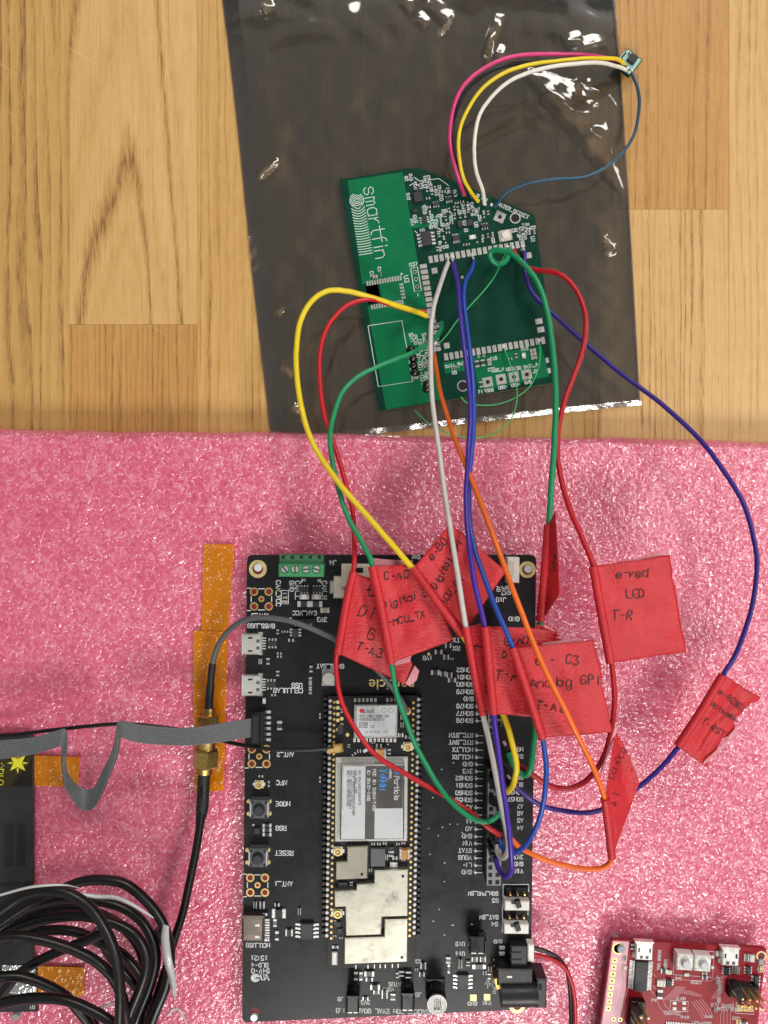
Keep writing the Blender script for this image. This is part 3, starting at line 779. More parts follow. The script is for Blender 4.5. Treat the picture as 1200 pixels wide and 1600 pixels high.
# board title, battery outline
for t, x, y in (('Smartfin 001', 667, 549, ), ('Main PCBA Rev X0', 664, 571), ('PCB 600-001-024', 655, 562), ('SN:', 643, 527)): GB.text(t, x, y, 6.0, 80, cond=.95)
GB.line([(575, 509), (628, 501), (645, 596), (591, 604), (575, 509)])
for t, x, y in (('DATA_N', 707, 571), ('DATA_P', 727, 567), ('D5', 710, 582), ('VBUS', 764, 610), ('USB-', 786, 605), ('USB+', 806, 601), ('GND', 825, 597), ('F1', 751, 612), ('C19', 771, 560), ('USB_N', 778, 578), ('USB_P', 800, 576), ('USB DATA_P', 822, 573), ('R12', 820, 545), ('C23', 768, 577), ('J3', 836, 580)): GB.text(t, x, y, 4.8, GA, cond=.85)
for x, y in ((748, 557), (756, 556)): eyelet(GB, x, y, 2, 1)
GB.finish(1.15)
# shiny black housing beads of small pin headers, each with a bright dot
def bump_blob(mb, px, py, z, r, h, m, sx=1):
    p = P(px, py, z); vs = []; fs = []; n = 14; q = 5
    for j in range(q):
        a = j / q * math.pi / 2
        for i in range(n): t = 2 * math.pi * i / n; vs.append((p.x + r * sx * math.cos(a) * math.cos(t), p.y + r * math.cos(a) * math.sin(t), z + h * math.sin(a)))
    vs.append((p.x, p.y, z + h))
    for j in range(q - 1):
        for i in range(n): k = (i + 1) % n; fs.append((j * n + i, j * n + k, (j + 1) * n + k, (j + 1) * n + i))
    for i in range(n): fs.append(((q - 1) * n + i, (q - 1) * n + (i + 1) % n, q * n))
    mb.add(vs, fs, m, True)
for x, y, r in ((642, 547, 6.5), (645, 560, 6), (646, 571, 6), (648, 582, 6.5), (667, 600, 6), (667, 608, 6)):
    mb = MB(); bump_blob(mb, x, y, ZG, r * GB.k, .0011, M['black_gloss'], 1.15); bump_blob(mb, x + 1, y + 1, ZG + .0009, 1.1 * GB.k, .0007, M['solder']); mb.build('header_bead', gr)
GB.pad(650, 590, 8, 4)

# =================================================================== tiny sensor board
ZS = .0042; c1 = P(983, 96, .0026)
ss = thing('sensor_board', 'tiny pale green sensor board with one black chip at the bag edge', 'circuit board', c1)
SB = Board(ss, ZS, -36)
o4 = [(981, 75), (1004, 94), (984, 119), (961, 100)]
mb = MB(); mb.prism(poly_w(o4, ZS), ZS - .0014, ZS - .0002, M['soldermask_deep']); mb.prism(poly_w(o4, ZS), ZS - .0002, ZS, M['soldermask_green']); mb.build('substrate', ss)
dm('pour_pale', '9cc9bd', .35, var=(500, .1))
patch(ss, 'copper_pour', [(981, 77), (1002, 94), (988, 112), (982, 104), (972, 98), (974, 92), (970, 90)], ZS, 'pour_pale')
patch(ss, 'copper_pour', [(976, 81), (979, 83), (971, 92), (968, 90)], ZS, 'pour_pale')
SB.qfn(987, 94, 13, 13, body='black_plastic', t=5)
for i in range(4): SB.pad(979.5 + i * 2.7, 97 + i * 2.0, 1.6, 1.8, m='solder')
SB.pad(979, 91, 2, 6, m='tin'); SB.res(983, 84, 5, 3, 0)
for x, y in ((978, 110), (983, 113), (987, 110), (976, 101), (981, 106)): blob(SB, x, y, 2.8)

# =================================================================== black development board
ZD = .0181; c2 = P(608, 1230, ZF)
dv = thing('development_board', 'large black development board with silver shield cans standing on the pink foam', 'circuit board', c2)
DB = Board(dv, ZD, -.64); k = DB.k
def rounded(pts, r, n=5):
    out = []
    m = len(pts)
    for i in range(m):
        p, q, s_ = Vector(pts[i - 1]), Vector(pts[i]), Vector(pts[(i + 1) % m])
        a = (p - q).normalized(); b = (s_ - q).normalized()
        for j in range(n + 1):
            t = j / n
            out.append(tuple((q + a * r * (1 - t)) * (1 - t) + (q + b * r * t) * t + q * 0 if False else q + a * r * (1 - t) ** 2 + b * r * t ** 2))
    return out
mb = MB(); mb.prism(poly_w(rounded([(386, 867), (838, 867), (829, 1577), (378, 1598)], 10), ZD), ZD - .0016, ZD, M['soldermask_black'], ch=.00006); mb.build('substrate', dv)
def nyl(px, py, r, z1, name='standoff', m='screw_white', root=dv):
    mb = MB(); p = P(px, py, z1); mb.cyl(p.x, p.y, r * U * K(z1), ZF - .0005, z1, M[m], 20, ch=.0002); mb.build(name, root)
dm('hole_red', '6d1822', .6)
for x, y, r, i_ in ((403, 889, 14, 8.4), (824, 890, 13, 8), (808, 1571, 12.5, 7)):
    mb = MB(); p = P(x, y, ZD); mb.ring(p.x, p.y, r * k, i_ * k, ZD - .0003, ZD + .00006, M['gold_pad'], 32); mb.cyl(p.x, p.y, i_ * k * 1.02, ZD - .0004, ZD + .00003, M['hole_red'], 28); mb.build('mounting_ring', dv)
mb = MB(); p = P(398, 1581, ZD); mb.cyl(p.x, p.y, 7.5 * k, ZD - .0004, ZD + .00004, M['hole_red'], 24); mb.build('mounting_hole', dv)
nyl(402.5, 887, 6.2, ZD + .0012); nyl(825.5, 889.5, 6.2, ZD + .0012); nyl(396.5, 1591, 6.0, ZD + .0008)
# screw terminal
mb = MB(); z1 = ZD + .008
p = P(470.5, 885, ZD + .006); kk = U * K(z1); r0 = DB.rot
def loc(px, py, z): return P(px, py, z)
a = loc(470.5, 876, z1 - .001); b_ = loc(470.5, 891.5, z1)
mb.box(a.x, a.y, 70 * kk, 18 * kk, ZD, z1 - .0014, M['terminal_dark'], r0, ch=.0003)
mb.box(b_.x, b_.y, 71 * kk, 20 * kk, ZD, z1, M['terminal_green'], r0, ch=.0004)
tb = mb.build('screw_terminal', dv)
for x, ang in ((445, 2.2), (461, 1.6), (478, .05), (494.5, 2.9)):
    q = loc(x, 889.5 + (x - 470) * .005, z1); mb = MB()
    mb.ring(q.x, q.y, 7 * kk, 6 * kk, z1 - .0005, z1 + .0002, M['terminal_dark'], 20); mb.cyl(q.x, q.y, 6 * kk, z1 - .0008, z1 + .0001, M['tin'], 18, ch=.0002)
    mb.box(q.x, q.y, 10.5 * kk, 2.2 * kk, z1 - .0004, z1 + .00015, M['chip'], ang); mb.build('screw', tb)
for x in (443, 457, 471, 485, 499):
    mb = MB(); q = loc(x, 870.5, z1 - .0014); mb.box(q.x, q.y, 5 * kk, 5 * kk, z1 - .0016, z1 - .0012, M['black_plastic'], r0); mb.build('slot', tb)
# antenna footprints
def ant(cx, cy, s=11.5):
    for dx, dy, ro, ri in ((-s, -s, 6.6, 4.3), (s, -s, 6.6, 4.3), (-s, s, 6.6, 4.3), (s, s, 6.6, 4.3), (0, 0, 4.8, 2.5)):
        mb = MB(); q = P(cx + dx, cy + dy, ZD); mb.ring(q.x, q.y, ro * k, ri * k, ZD - .0003, ZD + .00006, M['gold'], 22); mb.cyl(q.x, q.y, ri * k * 1.02, ZD - .0004, ZD + .00003, M['hole_red'], 18); mb.build('plated_hole', dv)
    for L in (((cx - 5, cy - 16), (cx + 5, cy - 16)), ((cx - 5, cy + 17), (cx + 5, cy + 17)), ((cx - 16, cy - 4), (cx - 16, cy + 4)), ((cx + 16, cy - 4), (cx + 16, cy + 4)), ((cx - 22, cy - 17), (cx - 17, cy - 17)), ((cx - 22, cy + 18), (cx - 17, cy + 18))): DB.line(L)
ant(408.5, 936); ant(405, 1182); ant(402.5, 1383)
# micro usb sockets
def usb(B, px, py, ang, w=30, h=32, m='usb_shell', ht=.0026):
    """shell with two latch slots; ang: photo degrees the open mouth faces, 180 = left"""
    z1 = B.z + ht; kk = U * K(z1); q = P(px, py, z1); rot = math.radians(-(ang - 180)); mb = MB()
    c, s_ = math.cos(rot), math.sin(rot)
    def at(x, y): return (q.x + (x * c - y * s_) * kk, q.y + (x * s_ + y * c) * kk)
    x, y = at(0, 0); mb.box(x, y, w * kk, h * kk, B.z + .0001, z1, M[m], rot, ch=.0004)
    x, y = at(-w / 2 - 1.0, 0); mb.box(x, y, 2.4 * kk, (h + 3) * kk, B.z + .0003, z1 - .0001, M[m], rot, ch=.0003)
    o = mb.build('usb_socket', B.r)
    for sy in (-1, 1):
        mb = MB(); x, y = at(-3, sy * h * .32); mb.box(x, y, 7 * kk, 2.6 * kk, z1 - .0003, z1 + .00005, M['hole_black'], rot); mb.build('latch_slot', o)
        mb = MB(); x, y = at(w * .38, sy * h * .48); mb.box(x, y, 7 * kk, 5 * kk, B.z, B.z + .0012, M['solder'], rot, ch=.0003); mb.build('tab', o)
        mb = MB(); x, y = at(w * .30, sy * h * .17); mb.box(x, y, 5 * kk, 5 * kk, z1 - .0004, z1 + .00004, M['chip_grey'], rot); mb.build('crimp', o)
    for i in range(5):
        mb = MB(); x, y = at(w / 2 + 2, (i - 2) * h * .13); mb.box(x, y, 6 * kk, 1.7 * kk, B.z, B.z + .0005, M['solder'], rot); mb.build('contact', o)
    return o
usb(DB, 394, 1007, 180.6); usb(DB, 394, 1072, 180.6)
# usb-c
z1 = ZD + .0032; kk = U * K(z1); q = P(395, 1453, z1); mb = MB(); mb.box(q.x, q.y, 36 * kk, 40 * kk, ZD + .0001, z1, M['usb_shell_brown'], r0, ch=.0008); uc = mb.build('usb_socket', dv)
for i in range(9):
    mb = MB(); q = P(418, 1436 + i * 4.0, ZD); mb.box(q.x, q.y, 7 * k, 2.1 * k, ZD, ZD + .0006, M['solder'], r0); mb.build('contact', uc)
for y in (1446, 1464, 1429, 1469):
    mb = MB(); q = P(402 if y in (1446, 1464) else 414, y, z1 if y in (1446, 1464) else ZD + .001); mb.box(q.x, q.y, 8 * kk, 3.6 * kk, q.z - .0004, q.z + .0001, M['steel'], r0, ch=.0001); mb.build('tab', uc)
# ribbon header
z1 = ZD + .0055; kk = U * K(z1); q = P(405, 1137, z1); mb = MB()
mb.box(q.x, q.y, 15 * kk, 47 * kk, ZD, z1, M['black_plastic'], r0, ch=.0003); rh = mb.build('ribbon_header', dv)
mb = MB(); mb.box(q.x, q.y, 5 * kk, 36 * kk, z1 - .0004, z1 + .0003, M['shrink_black'], r0, ch=.0002); mb.build('latch', rh)
for i in range(6):
    mb = MB(); q = P(420, 1112 + i * 8.6, ZD); mb.box(q.x, q.y, 7 * k, 4.2 * k, ZD, ZD + .0008, M['solder'], r0, ch=.0002); mb.build('contact', rh)
# coax sockets
def ufl(B, px, py, z=None, r=7):
    z = z or B.z; kk = U * K(z); q = P(px, py, z); mb = MB(); mb.box(q.x, q.y, 2 * r * kk, 1.7 * r * kk, z, z + .0004, M['cream_plastic'], r0, ch=.0001)
    mb.ring(q.x, q.y, r * .82 * kk, r * .55 * kk, z + .0004, z + .0013, M['gold_pad'], 20); mb.cyl(q.x, q.y, r * .25 * kk, z + .0004, z + .0012, M['gold'], 10); mb.cyl(q.x, q.y, r * .56 * kk, z + .0003, z + .0005, M['cream_plastic'], 16)
    for sx in (-1, 1): mb.box(q.x + sx * r * 1.1 * kk, q.y, r * .5 * kk, r * .7 * kk, z, z + .0003, M['solder'], r0)
    return mb.build('coax_socket', B.r)
ufl(DB, 405, 1225)
# push buttons
def button(B, px, py, w, ang, body, cap_, padm='gold_pad', sq=False):
    z1 = B.z + .0035; kk = U * K(z1); q = P(px, py, z1); rot = math.radians(ang); mb = MB()
    mb.box(q.x, q.y, w * kk, w * kk, B.z + .0002, z1, M[body], rot, ch=.0003)
    o = mb.build('push_button', B.r); c, s_ = math.cos(rot), math.sin(rot)
    mb = MB(); mb.cyl(q.x, q.y, w * .27 * kk, z1 - .0003, z1 + .0014, M[cap_], 24, ch=.0003); mb.ring(q.x, q.y, w * .34 * kk, w * .28 * kk, z1 - .0002, z1 + .0001, M['chip' if not sq else body], 24); mb.build('plunger', o)
    for sx in (-1, 1):
        for sy in (-1, 1):
            x, y = sx * w * .37, sy * w * .37; mb = MB(); mb.cyl(q.x + (x * c - y * s_) * kk, q.y + (x * s_ + y * c) * kk, w * .085 * kk, z1 - .0002, z1 + .00012, M['black_plastic' if not sq else 'label_white'], 10); mb.build('rivet', o)
            e = P(px + sx * w * .56, py - 4 - sy * w * .33, B.z); mb = MB(); mb.cyl(e.x, e.y, w * .13 * kk, B.z, B.z + .0006, M[padm], 12, ch=.0002); mb.build('foot', o)
    if not sq:
        for sx in (-1, 1):
            mb = MB(); x = sx * w * .47; mb.box(q.x + x * c * kk, q.y + x * s_ * kk, 2.2 * kk, w * .8 * kk, B.z + .0004, z1 + .00008, M['tin'], rot); mb.build('side_plate', o)
    return o
button(DB, 405, 1265, 29, -.6, 'chip_grey', 'chip'); button(DB, 403, 1341, 29, -.6, 'chip_grey', 'chip')
DB.qfn(402, 1297, 9, 9, body='chip', t=5); DB.pad(396, 1289, 4, 3)
for y in (1289, 1296, 1303): DB.res(417.5, y, 14, 5.6)
# white plug sockets at the top edge
z1 = ZD + .0045; kk = U * K(z1)
q = P(556, 900, z1); mb = MB(); mb.box(q.x, q.y, 46 * kk, 36 * kk, ZD, z1, M['cream_plastic'], r0, ch=.0004); q2 = P(530, 918, z1 - .001); mb.box(q2.x, q2.y, 18 * kk, 34 * kk, ZD, z1 - .0012, M['cream_plastic'], r0, ch=.0004)
jk = mb.build('plug_socket', dv)
mb = MB(); q = P(561, 891, z1); mb.box(q.x, q.y, 13 * kk, 8 * kk, z1 - .001, z1 + .00005, M['hole_black'], r0); mb.build('slot', jk)
mb = MB(); q = P(521, 918, z1 - .002); mb.box(q.x, q.y, 12 * kk, 20 * kk, ZD, z1 - .0024, M['tin'], r0, ch=.0003); mb.build('clip', jk)
q = P(802, 891, z1); mb = MB(); mb.box(q.x, q.y, 19 * kk, 40 * kk, ZD, z1, M['white_plastic'], r0, ch=.0003); jk = mb.build('plug_socket', dv)
mb = MB(); q = P(799, 889, z1); mb.box(q.x, q.y, 9 * kk, 26 * kk, z1 - .001, z1 + .00005, M['cream_plastic'], r0); mb.build('slot', jk)
# small parts, upper left
for x in (476, 495):
    DB.sot(x, 921, 13, 14, 90); DB.cap(x, 932, 15, 8, 0, 'white_plastic'); DB.res(x - 1, 943.5, 20, 9)
DB.cap(508, 953, 14, 8, 0, 'ceramic_tan'); DB.rect(445, 933, 11, 21); DB.res(445, 930, 8, 5, 90, 'black_plastic'); DB.pad(445, 940, 8, 4); DB.text('1E', 445, 931, 5, 90)
DB.chip(426, 1005, 15, 15, 3, 90); DB.chip(424, 1069, 16, 15, 3, 90); DB.res(434, 987, 7, 4, 90); DB.chip(462, 988, 17, 14, 3); DB.res(455, 1000, 9, 5); DB.res(407, 1033, 5, 8, 0, 'ceramic_grey'); DB.res(419, 1033, 10, 5, 90)
DB.res(434, 1052, 8, 5, 90); DB.res(413, 1095, 9, 5, 90, 'white_plastic'); DB.res(437, 1133, 14, 8, 90); DB.res(486, 1045, 10, 5, 90)
for y in (1062, 1071, 1080): DB.res(485, y, 8, 5, 90, 'ceramic_grey')
for i in range(4): DB.pad(441 + 4 * i, 987, 2, 3)
for x, y in ((434, 1021), (439, 1021), (434, 1026), (439, 1026), (425, 1086), (430, 1086), (500, 1116), (500, 1121), (500, 1215), (500, 1221), (405, 1213), (410, 1213), (420, 1222), (420, 1228)): DB.pad(x, y, 2.6, 3.4)
# three pin header J5
def pin_header(B, px, py, n, pitch, ang, ht=.0025, pins=.006, cap_=False):
    kk = B.k; rot = math.radians(ang); o = None; mb = MB(); q = P(px, py, B.z)
    mb.box(q.x, q.y, n * pitch * kk, pitch * kk, B.z, B.z + ht, M['black_plastic'], rot, ch=.0003); o = mb.build('pin_header', B.r)
    for i in range(n):
        d = (i - (n - 1) / 2) * pitch * kk; mb = MB(); x, y = q.x + d * math.cos(rot), q.y + d * math.sin(rot)
        mb.bar(Vector((x, y, B.z + ht - .0003)), Vector((x, y, B.z + pins)), 2.6 * kk, M['gold' if B is not DB else 'steel']); mb.build('pin', o)
    return o
pin_header(DB, 477, 972, 3, 11.5, 0, .0025, .0068)
# coin holder on GNSS_BAT
mb = MB(); q = P(513, 1058, ZD); mb.box(q.x, q.y, 20 * k, 26 * k, ZD, ZD + .0005, M['tin'], r0, ch=.0001); mb.cyl(q.x + .0002, q.y - .0001, 10.5 * k, ZD + .0005, ZD + .0022, M['tin'], 26, ch=.0003); mb.build('backup_battery', dv)
# ---- the module board in the middle
ZM0, ZM = ZD + .0016, ZD + .0026
mo = MB(); mo.prism(poly_w([(512, 1088), (653, 1086.5), (649, 1469), (649, 1511), (512, 1513)], ZM), ZM0, ZM, M['soldermask_black'], ch=.00005)
module = mo.build('module_board', dv); BASE['module_board'] = BASE[dv.name]
MBd = Board(dv, ZM, -.64); km = MBd.k
class _M(Board): pass
md = Board(module, ZM, -.64)
mb = MB(); ms = MB()
def row(x0, y0, x1, y1, n, r, m, mbx, z, h):
    for i in range(n):
        t = i / (n - 1); q = P(x0 + (x1 - x0) * t, y0 + (y1 - y0) * t, z); mbx.cyl(q.x, q.y, r * km, z - h, z + .00012, M[m], 9, ch=.0001)
row(516, 1095, 510.5, 1462, 42, 2.9, 'tin', mb, ZM, .0022); row(654, 1093, 647, 1458, 42, 2.9, 'tin', mb, ZM, .0022)
o = mb.build('edge_pads', module); o['kind'] = 'stuff'
mb = MB(); row(522.5, 1097, 517.5, 1466, 42, 2.4, 'gold', mb, ZM, .0003); row(646, 1098, 640, 1462, 42, 2.4, 'gold', mb, ZM, .0003)
o = mb.build('edge_vias', module); o['kind'] = 'stuff'
mb = MB(); row(508, 1092, 505, 1462, 42, 3.2, 'black_plastic', mb, ZM - .0004, .002); row(657.5, 1092, 653.5, 1462, 42, 3.2, 'black_plastic', mb, ZM - .0004, .002)
o = mb.build('pin_strips', module); o['kind'] = 'stuff'
for x, y in ((528, 1097), (528, 1106), (528, 1116), (528, 1125.5), (534, 1123), (534, 1132.5), (543, 1148), (528, 1140)):
    mb = MB(); q = P(x, y, ZM); mb.cyl(q.x, q.y, 2.9 * km, ZM - .0001, ZM + .00006, M['gold_pad'], 14); mb.build('test_pad', module)
def can(pts, z0, z1, m, name, ch=.0003, hole=None, n=0):
    mb = MB(); mb.prism(poly_w(pts, z1), z0, z1, M[m], ch=ch); o = mb.build(name, module)
    if hole:
        mb = MB(); q = P(*hole, z1); mb.cyl(q.x, q.y, 2.3 * U * K(z1), z1 - .0003, z1 + .00006, M['hole_black'], 12); mb.build('vent_hole', module)
    return o
def lab(pts, z, m, name): return patch(module, name, pts, z, m, .00005)
ul = []                                                    # print on labels, collected by colour
class Ink:
    def __init__(s): s.d = {}
    def t(s, col, w, *a, **kw): s.d.setdefault((col, w), []).extend(place_text(*a, **kw))
    def l(s, col, w, pts, z): s.d.setdefault((col, w), []).append([P(x, y, z) for x, y in pts])
    def done(s, parent, name='print'):
        for (c, w), L in s.d.items():
            mb = MB(); mb.strokes(L, w * km, M[c]); mb.build(name, parent)
ink = Ink()
# satellite receiver
zc = ZM + .0024
can([(553, 1102), (621.5, 1101), (621, 1153), (552.5, 1154)], ZM, zc, 'steel', 'receiver_can', .0002)
lab([(558, 1104), (618, 1103.3), (617.5, 1149), (557.5, 1149.8)], zc, 'label_white', 'receiver_label')
for i in range(11):
    if i in (6, 7): continue
    md.pad(555 + i * 6.3, 1094 - i * .05, 4, 6, m='tin')
for i in range(11): md.pad(554 + i * 6.3, 1156.5, 4, 6, m='solder')
zt = zc + .00009
mb = MB(); q = P(565, 1110.5, zt); mb.cyl(q.x, q.y, 3.6 * km, zt - .00005, zt, M['ink_red'], 18); mb.build('logo_dot', module)
ink.t('ink_grey', 1.1, 'blox', 568, 1111, 5.5, 0, zt, align='l', cond=.9)
ink.t('ink_grey', .8, 'NEO-M8U-06B-00', 561, 1118.8, 3.6, 0, zt, align='l'); ink.t('ink_grey', .8, 'M0G000383573', 561, 1124, 3.6, 0, zt, align='l')
ink.t('ink_grey', .9, '2208', 561, 1130.5, 3.8, 0, zt, align='l'); ink.t('ink_grey', .9, '0100 12', 561, 1135.2, 3.8, 0, zt, align='l'); ink.t('ink_grey', .6, 'u-blox AG', 571, 1143, 4.5, 0, zt, align='l')
for x, y, a in ((600, 1110, 3.6), (611, 1110, 4.4)): ink.l('ink_grey', .6, [(x + a * math.cos(t * .35), y + 3.3 * math.sin(t * .35)) for t in range(19)], zt)
ink.t('ink_grey', .6, 'R', 583, 1108, 2.6, 0, zt)
md.res(534, 1110, 6, 4, 90); md.res(540, 1108, 4, 8, 0, 'ceramic_grey'); md.qfn(532, 1139, 9, 14, body='chip'); md.res(628, 1120, 5, 8, 0, 'ceramic_grey'); md.res(628, 1132, 5, 8, 0, 'chip'); md.res(626, 1148, 9, 6, 0, 'ceramic_grey'); md.res(637, 1151, 8, 5, 0)
md.cap(592, 1165, 9, 6, 0, 'chip'); md.cap(595, 1176, 17, 15, 0, 'tantalum'); md.res(608, 1174, 8, 5, 90); md.res(561, 1173, 6, 5); md.res(571, 1172, 8, 5, 30, 'solder'); md.res(553, 1178, 7, 4, 40); md.res(545, 1165, 5, 4, 90); md.res(583, 1160, 5, 3); md.res(606, 1161, 5, 3, 90)
ufl(md, 637, 1166, ZM, 7.5)
for i, (x, y) in enumerate(((551, 1165), (548, 1180), (570, 1180), (557, 1163), (620, 1178), (628, 1182))): md.text(('1723', 'R22', 'C30', 'R9', 'L3', 'X1')[i], x, y, 3.6, 0, cond=.8)
# main radio shield with its label
zc = ZM + .0030
mb = MB()
can([(524, 1183.5), (637.5, 1182.5), (636.5, 1314.5), (523, 1315.5)], ZM, ZM + .0006, 'tin', 'shield_frame', .0002)
can([(533, 1195.5), (632, 1194.5), (631.5, 1311.5), (531, 1313)], ZM, zc, 'steel', 'radio_shield', .0004)
lab([(537, 1197.5), (571, 1197), (569.5, 1310.5), (535, 1311)], zc, 'label_white', 'label_panel'); lab([(571.3, 1197), (630, 1196.5), (629.3, 1262.5), (585.5, 1263), (585, 1310.3), (570, 1310.5)], zc, 'label_dark', 'label_panel'); lab([(586, 1263.4), (629.3, 1262.9), (629, 1309.8), (585.4, 1310.3)], zc, 'label_white', 'label_panel')
zt = zc + .00010
for i, (t, h0) in enumerate((('SN: P041AD0210EDVF27', 562), ('C40 0004 2200', 556), ('ICCID: 8988307000002182386', 553), ('CPN: 00023716587284841', 548), ('IMEI: 864112052821600', 544))): ink.t('ink_grey', .75, t, h0, 1204, 3.5, 90.3, zt, align='l', cond=.86)
ink.t('silk', 1.0, 'IC: 20127-T40X', 576, 1203, 4.4, 90.3, zt, align='l', cond=.9); ink.t('silk', 1.0, 'FCC ID: 2AEMI-T40X', 585, 1202, 4.4, 90.3, zt, align='l', cond=.94)
ink.t('ink_blue', 2.0, 'T404M', 599, 1202, 10.5, 90.3, zt, align='l', cond=.68); ink.t('silk', .8, 'MODEL', 610, 1202, 3.6, 90.3, zt, align='l')
ink.t('silk', 1.2, 'Particle', 620, 1213, 7.5, 90.3, zt, align='l', cond=.78)
ink.l('ink_blue', 1.6, [(617, 1206), (624, 1206.2)], zt); ink.l('ink_blue', 1.6, [(620.5, 1202.5), (620.5, 1209.7)], zt); ink.l('ink_blue', 1.3, [(618, 1203.6), (623, 1208.6)], zt); ink.l('ink_blue', 1.3, [(623, 1203.6), (618, 1208.6)], zt)
ink.done(module)
# lower cans
can([(542, 1324), (575.5, 1322.5), (574.5, 1373.5), (524, 1375.5), (524.5, 1347.5), (541.5, 1346.5)], ZM, ZM + .0022, 'shield_olive', 'small_shield', .0003, hole=(565.5, 1366))
can([(584.5, 1360.5), (638, 1359.5), (637.5, 1432), (597, 1433.5), (595.5, 1461), (540, 1463), (539.3, 1417.5), (522.5, 1418), (522, 1393), (556, 1391.5), (557, 1382.5), (584, 1381)], ZM, ZM + .0024, 'shield', 'large_shield', .0003, hole=(629.5, 1369))
can([(601, 1437.5), (637.5, 1436.5), (636.5, 1503.5), (537.5, 1507.5), (538, 1466.5), (600, 1464.5)], ZM, ZM + .0024, 'shield', 'large_shield', .0003, hole=(628, 1496))
for x in (556, 575, 585, 594, 602, 613, 622): md.pad(x, 1511 - (x - 550) * .03, 1.8, 6, m='solder')
md.qfn(590.5, 1338, 23, 28, body='chip_grey', t=6); md.cap(632, 1331.5, 17, 15, 0, 'tantalum'); md.res(615, 1350, 12, 7, 0, 'white_plastic'); md.res(611, 1333, 8, 9, 90); md.qfn(611, 1325, 9, 6); md.res(604, 1338, 4, 9, 0); md.res(617, 1340, 8, 5, 0, 'ceramic_grey'); md.res(579, 1359, 5, 5, 0); md.qfn(536, 1382, 14, 9, body='chip'); md.res(549, 1380, 6, 5, 90); md.res(630, 1343, 5, 4)
for x, y in ((583, 1318), (592, 1318), (601, 1317), (622, 1318), (630, 1317)): md.res(x, y, 6, 4, 0, 'ceramic_grey')
ufl(md, 528, 1329, ZM, 7.5); ufl(md, 528, 1426, ZM, 7.5)
md.qfn(528, 1443, 9, 8); md.qfn(531, 1453, 8, 7); md.res(524, 1440, 5, 3, 90); md.res(533, 1465, 5, 3); md.res(523, 1462, 5, 3); md.res(524, 1479, 10, 4, 0, 'ceramic_grey'); md.res(523, 1496, 9, 20, 0, 'white_plastic', 'crystal', 'tin')
# ---- long socket strip on the right
zh = ZD + .0085; kh = U * K(zh)
def sock(y0, y1, x0, n, name='header_socket'):
    q0, q1 = P(x0, y0, zh), P(x0 - (y1 - y0) * .011, y1, zh); mb = MB()
    mb.box((q0.x + q1.x) / 2, (q0.y + q1.y) / 2, 22.5 * kh, (q0 - q1).length, ZD, zh, M['socket_grey'] if 0 else M['black_plastic'], r0)
    o = mb.build(name, dv)
    mb = MB(); mb.box((q0.x + q1.x) / 2, (q0.y + q1.y) / 2, 22 * kh, (q0 - q1).length - .0002, zh - .0002, zh + .00005, M['socket_grey'], r0); mb.build('socket_face', o)
    hm = keep(('socket_hole', 1), lambda m_: m_.box(0, 0, 6.0 * kh, 6.4 * kh, -.0003, .00009, M['hole_black']))
    for i in range(n):
        t = (i + .5) / n; c = q0.lerp(q1, t)
        for sx in (-1, 1): stamp(hm, 'socket_hole', o, c + Vector((sx * 5.6 * kh, 0, .00005)), r0)
    return o
sock(994, 1147, 775, 14); sock(1201, 1384, 773.5, 16)
mb = MB(); L = MB()
labels = [('SOM82', 1047), ('SOM81', 1058.3), ('SOM80', 1069.5), ('SOM79', 1081), ('GND', 1092), ('SOM78', 1103.5), ('SOM77', 1115), ('SOM76', 1126), ('RTC_BTN', 1149), ('RTC_BWT', 1160), ('MCU_TX', 1171.5), ('MCU_RX', 1183), ('GND', 1194), ('3V3', 1205), ('SOM62', 1216), ('SOM61', 1227.5), ('SOM60', 1239), ('SOM59', 1250), ('A3', 1261.5), ('A2', 1272.5), ('A1', 1284), ('A0', 1295), ('GND', 1306.5), ('VIN', 1317.5), ('STAT', 1329), ('VBUS', 1340), ('LI+', 1351.5), ('GND', 1362.5)]
for t, y in labels:
    x = 742 - (y - 1047) * .011
    DB.text(t, x - 2, y, 6.4, 180.6, align='l', cond=.92)
    q = P(x + 5, y, ZD); m_ = MB(); m_.cyl(q.x, q.y, 1.7 * k, ZD, ZD + .0004, M['solder'], 8); m_.bar(q + Vector((0, 0, .0002)), q + Vector((9 * k, 0, .0003)), 1.2 * k, M['tin']); m_.build('header_pin', dv)
for t, y in (('GND', 967), ('TX', 1000), ('RX', 1013)): DB.text(t, 803 if y == 967 else 713, y, 6.4, 180.6)
for t, y in (('MODE', 1171), ('B1', 1182), ('D3', 1204), ('SCL', 1215), ('SDA', 1226), ('SOM58', 1238), ('SOM57', 1249), ('A7', 1260), ('A6', 1271), ('A5', 1282), ('A4', 1294), ('EN', 1328), ('3V3', 1339), ('GND', 1350), ('VIN', 1361)): DB.text(t, 817, y, 6.2, 180.6, align='l', cond=.85)
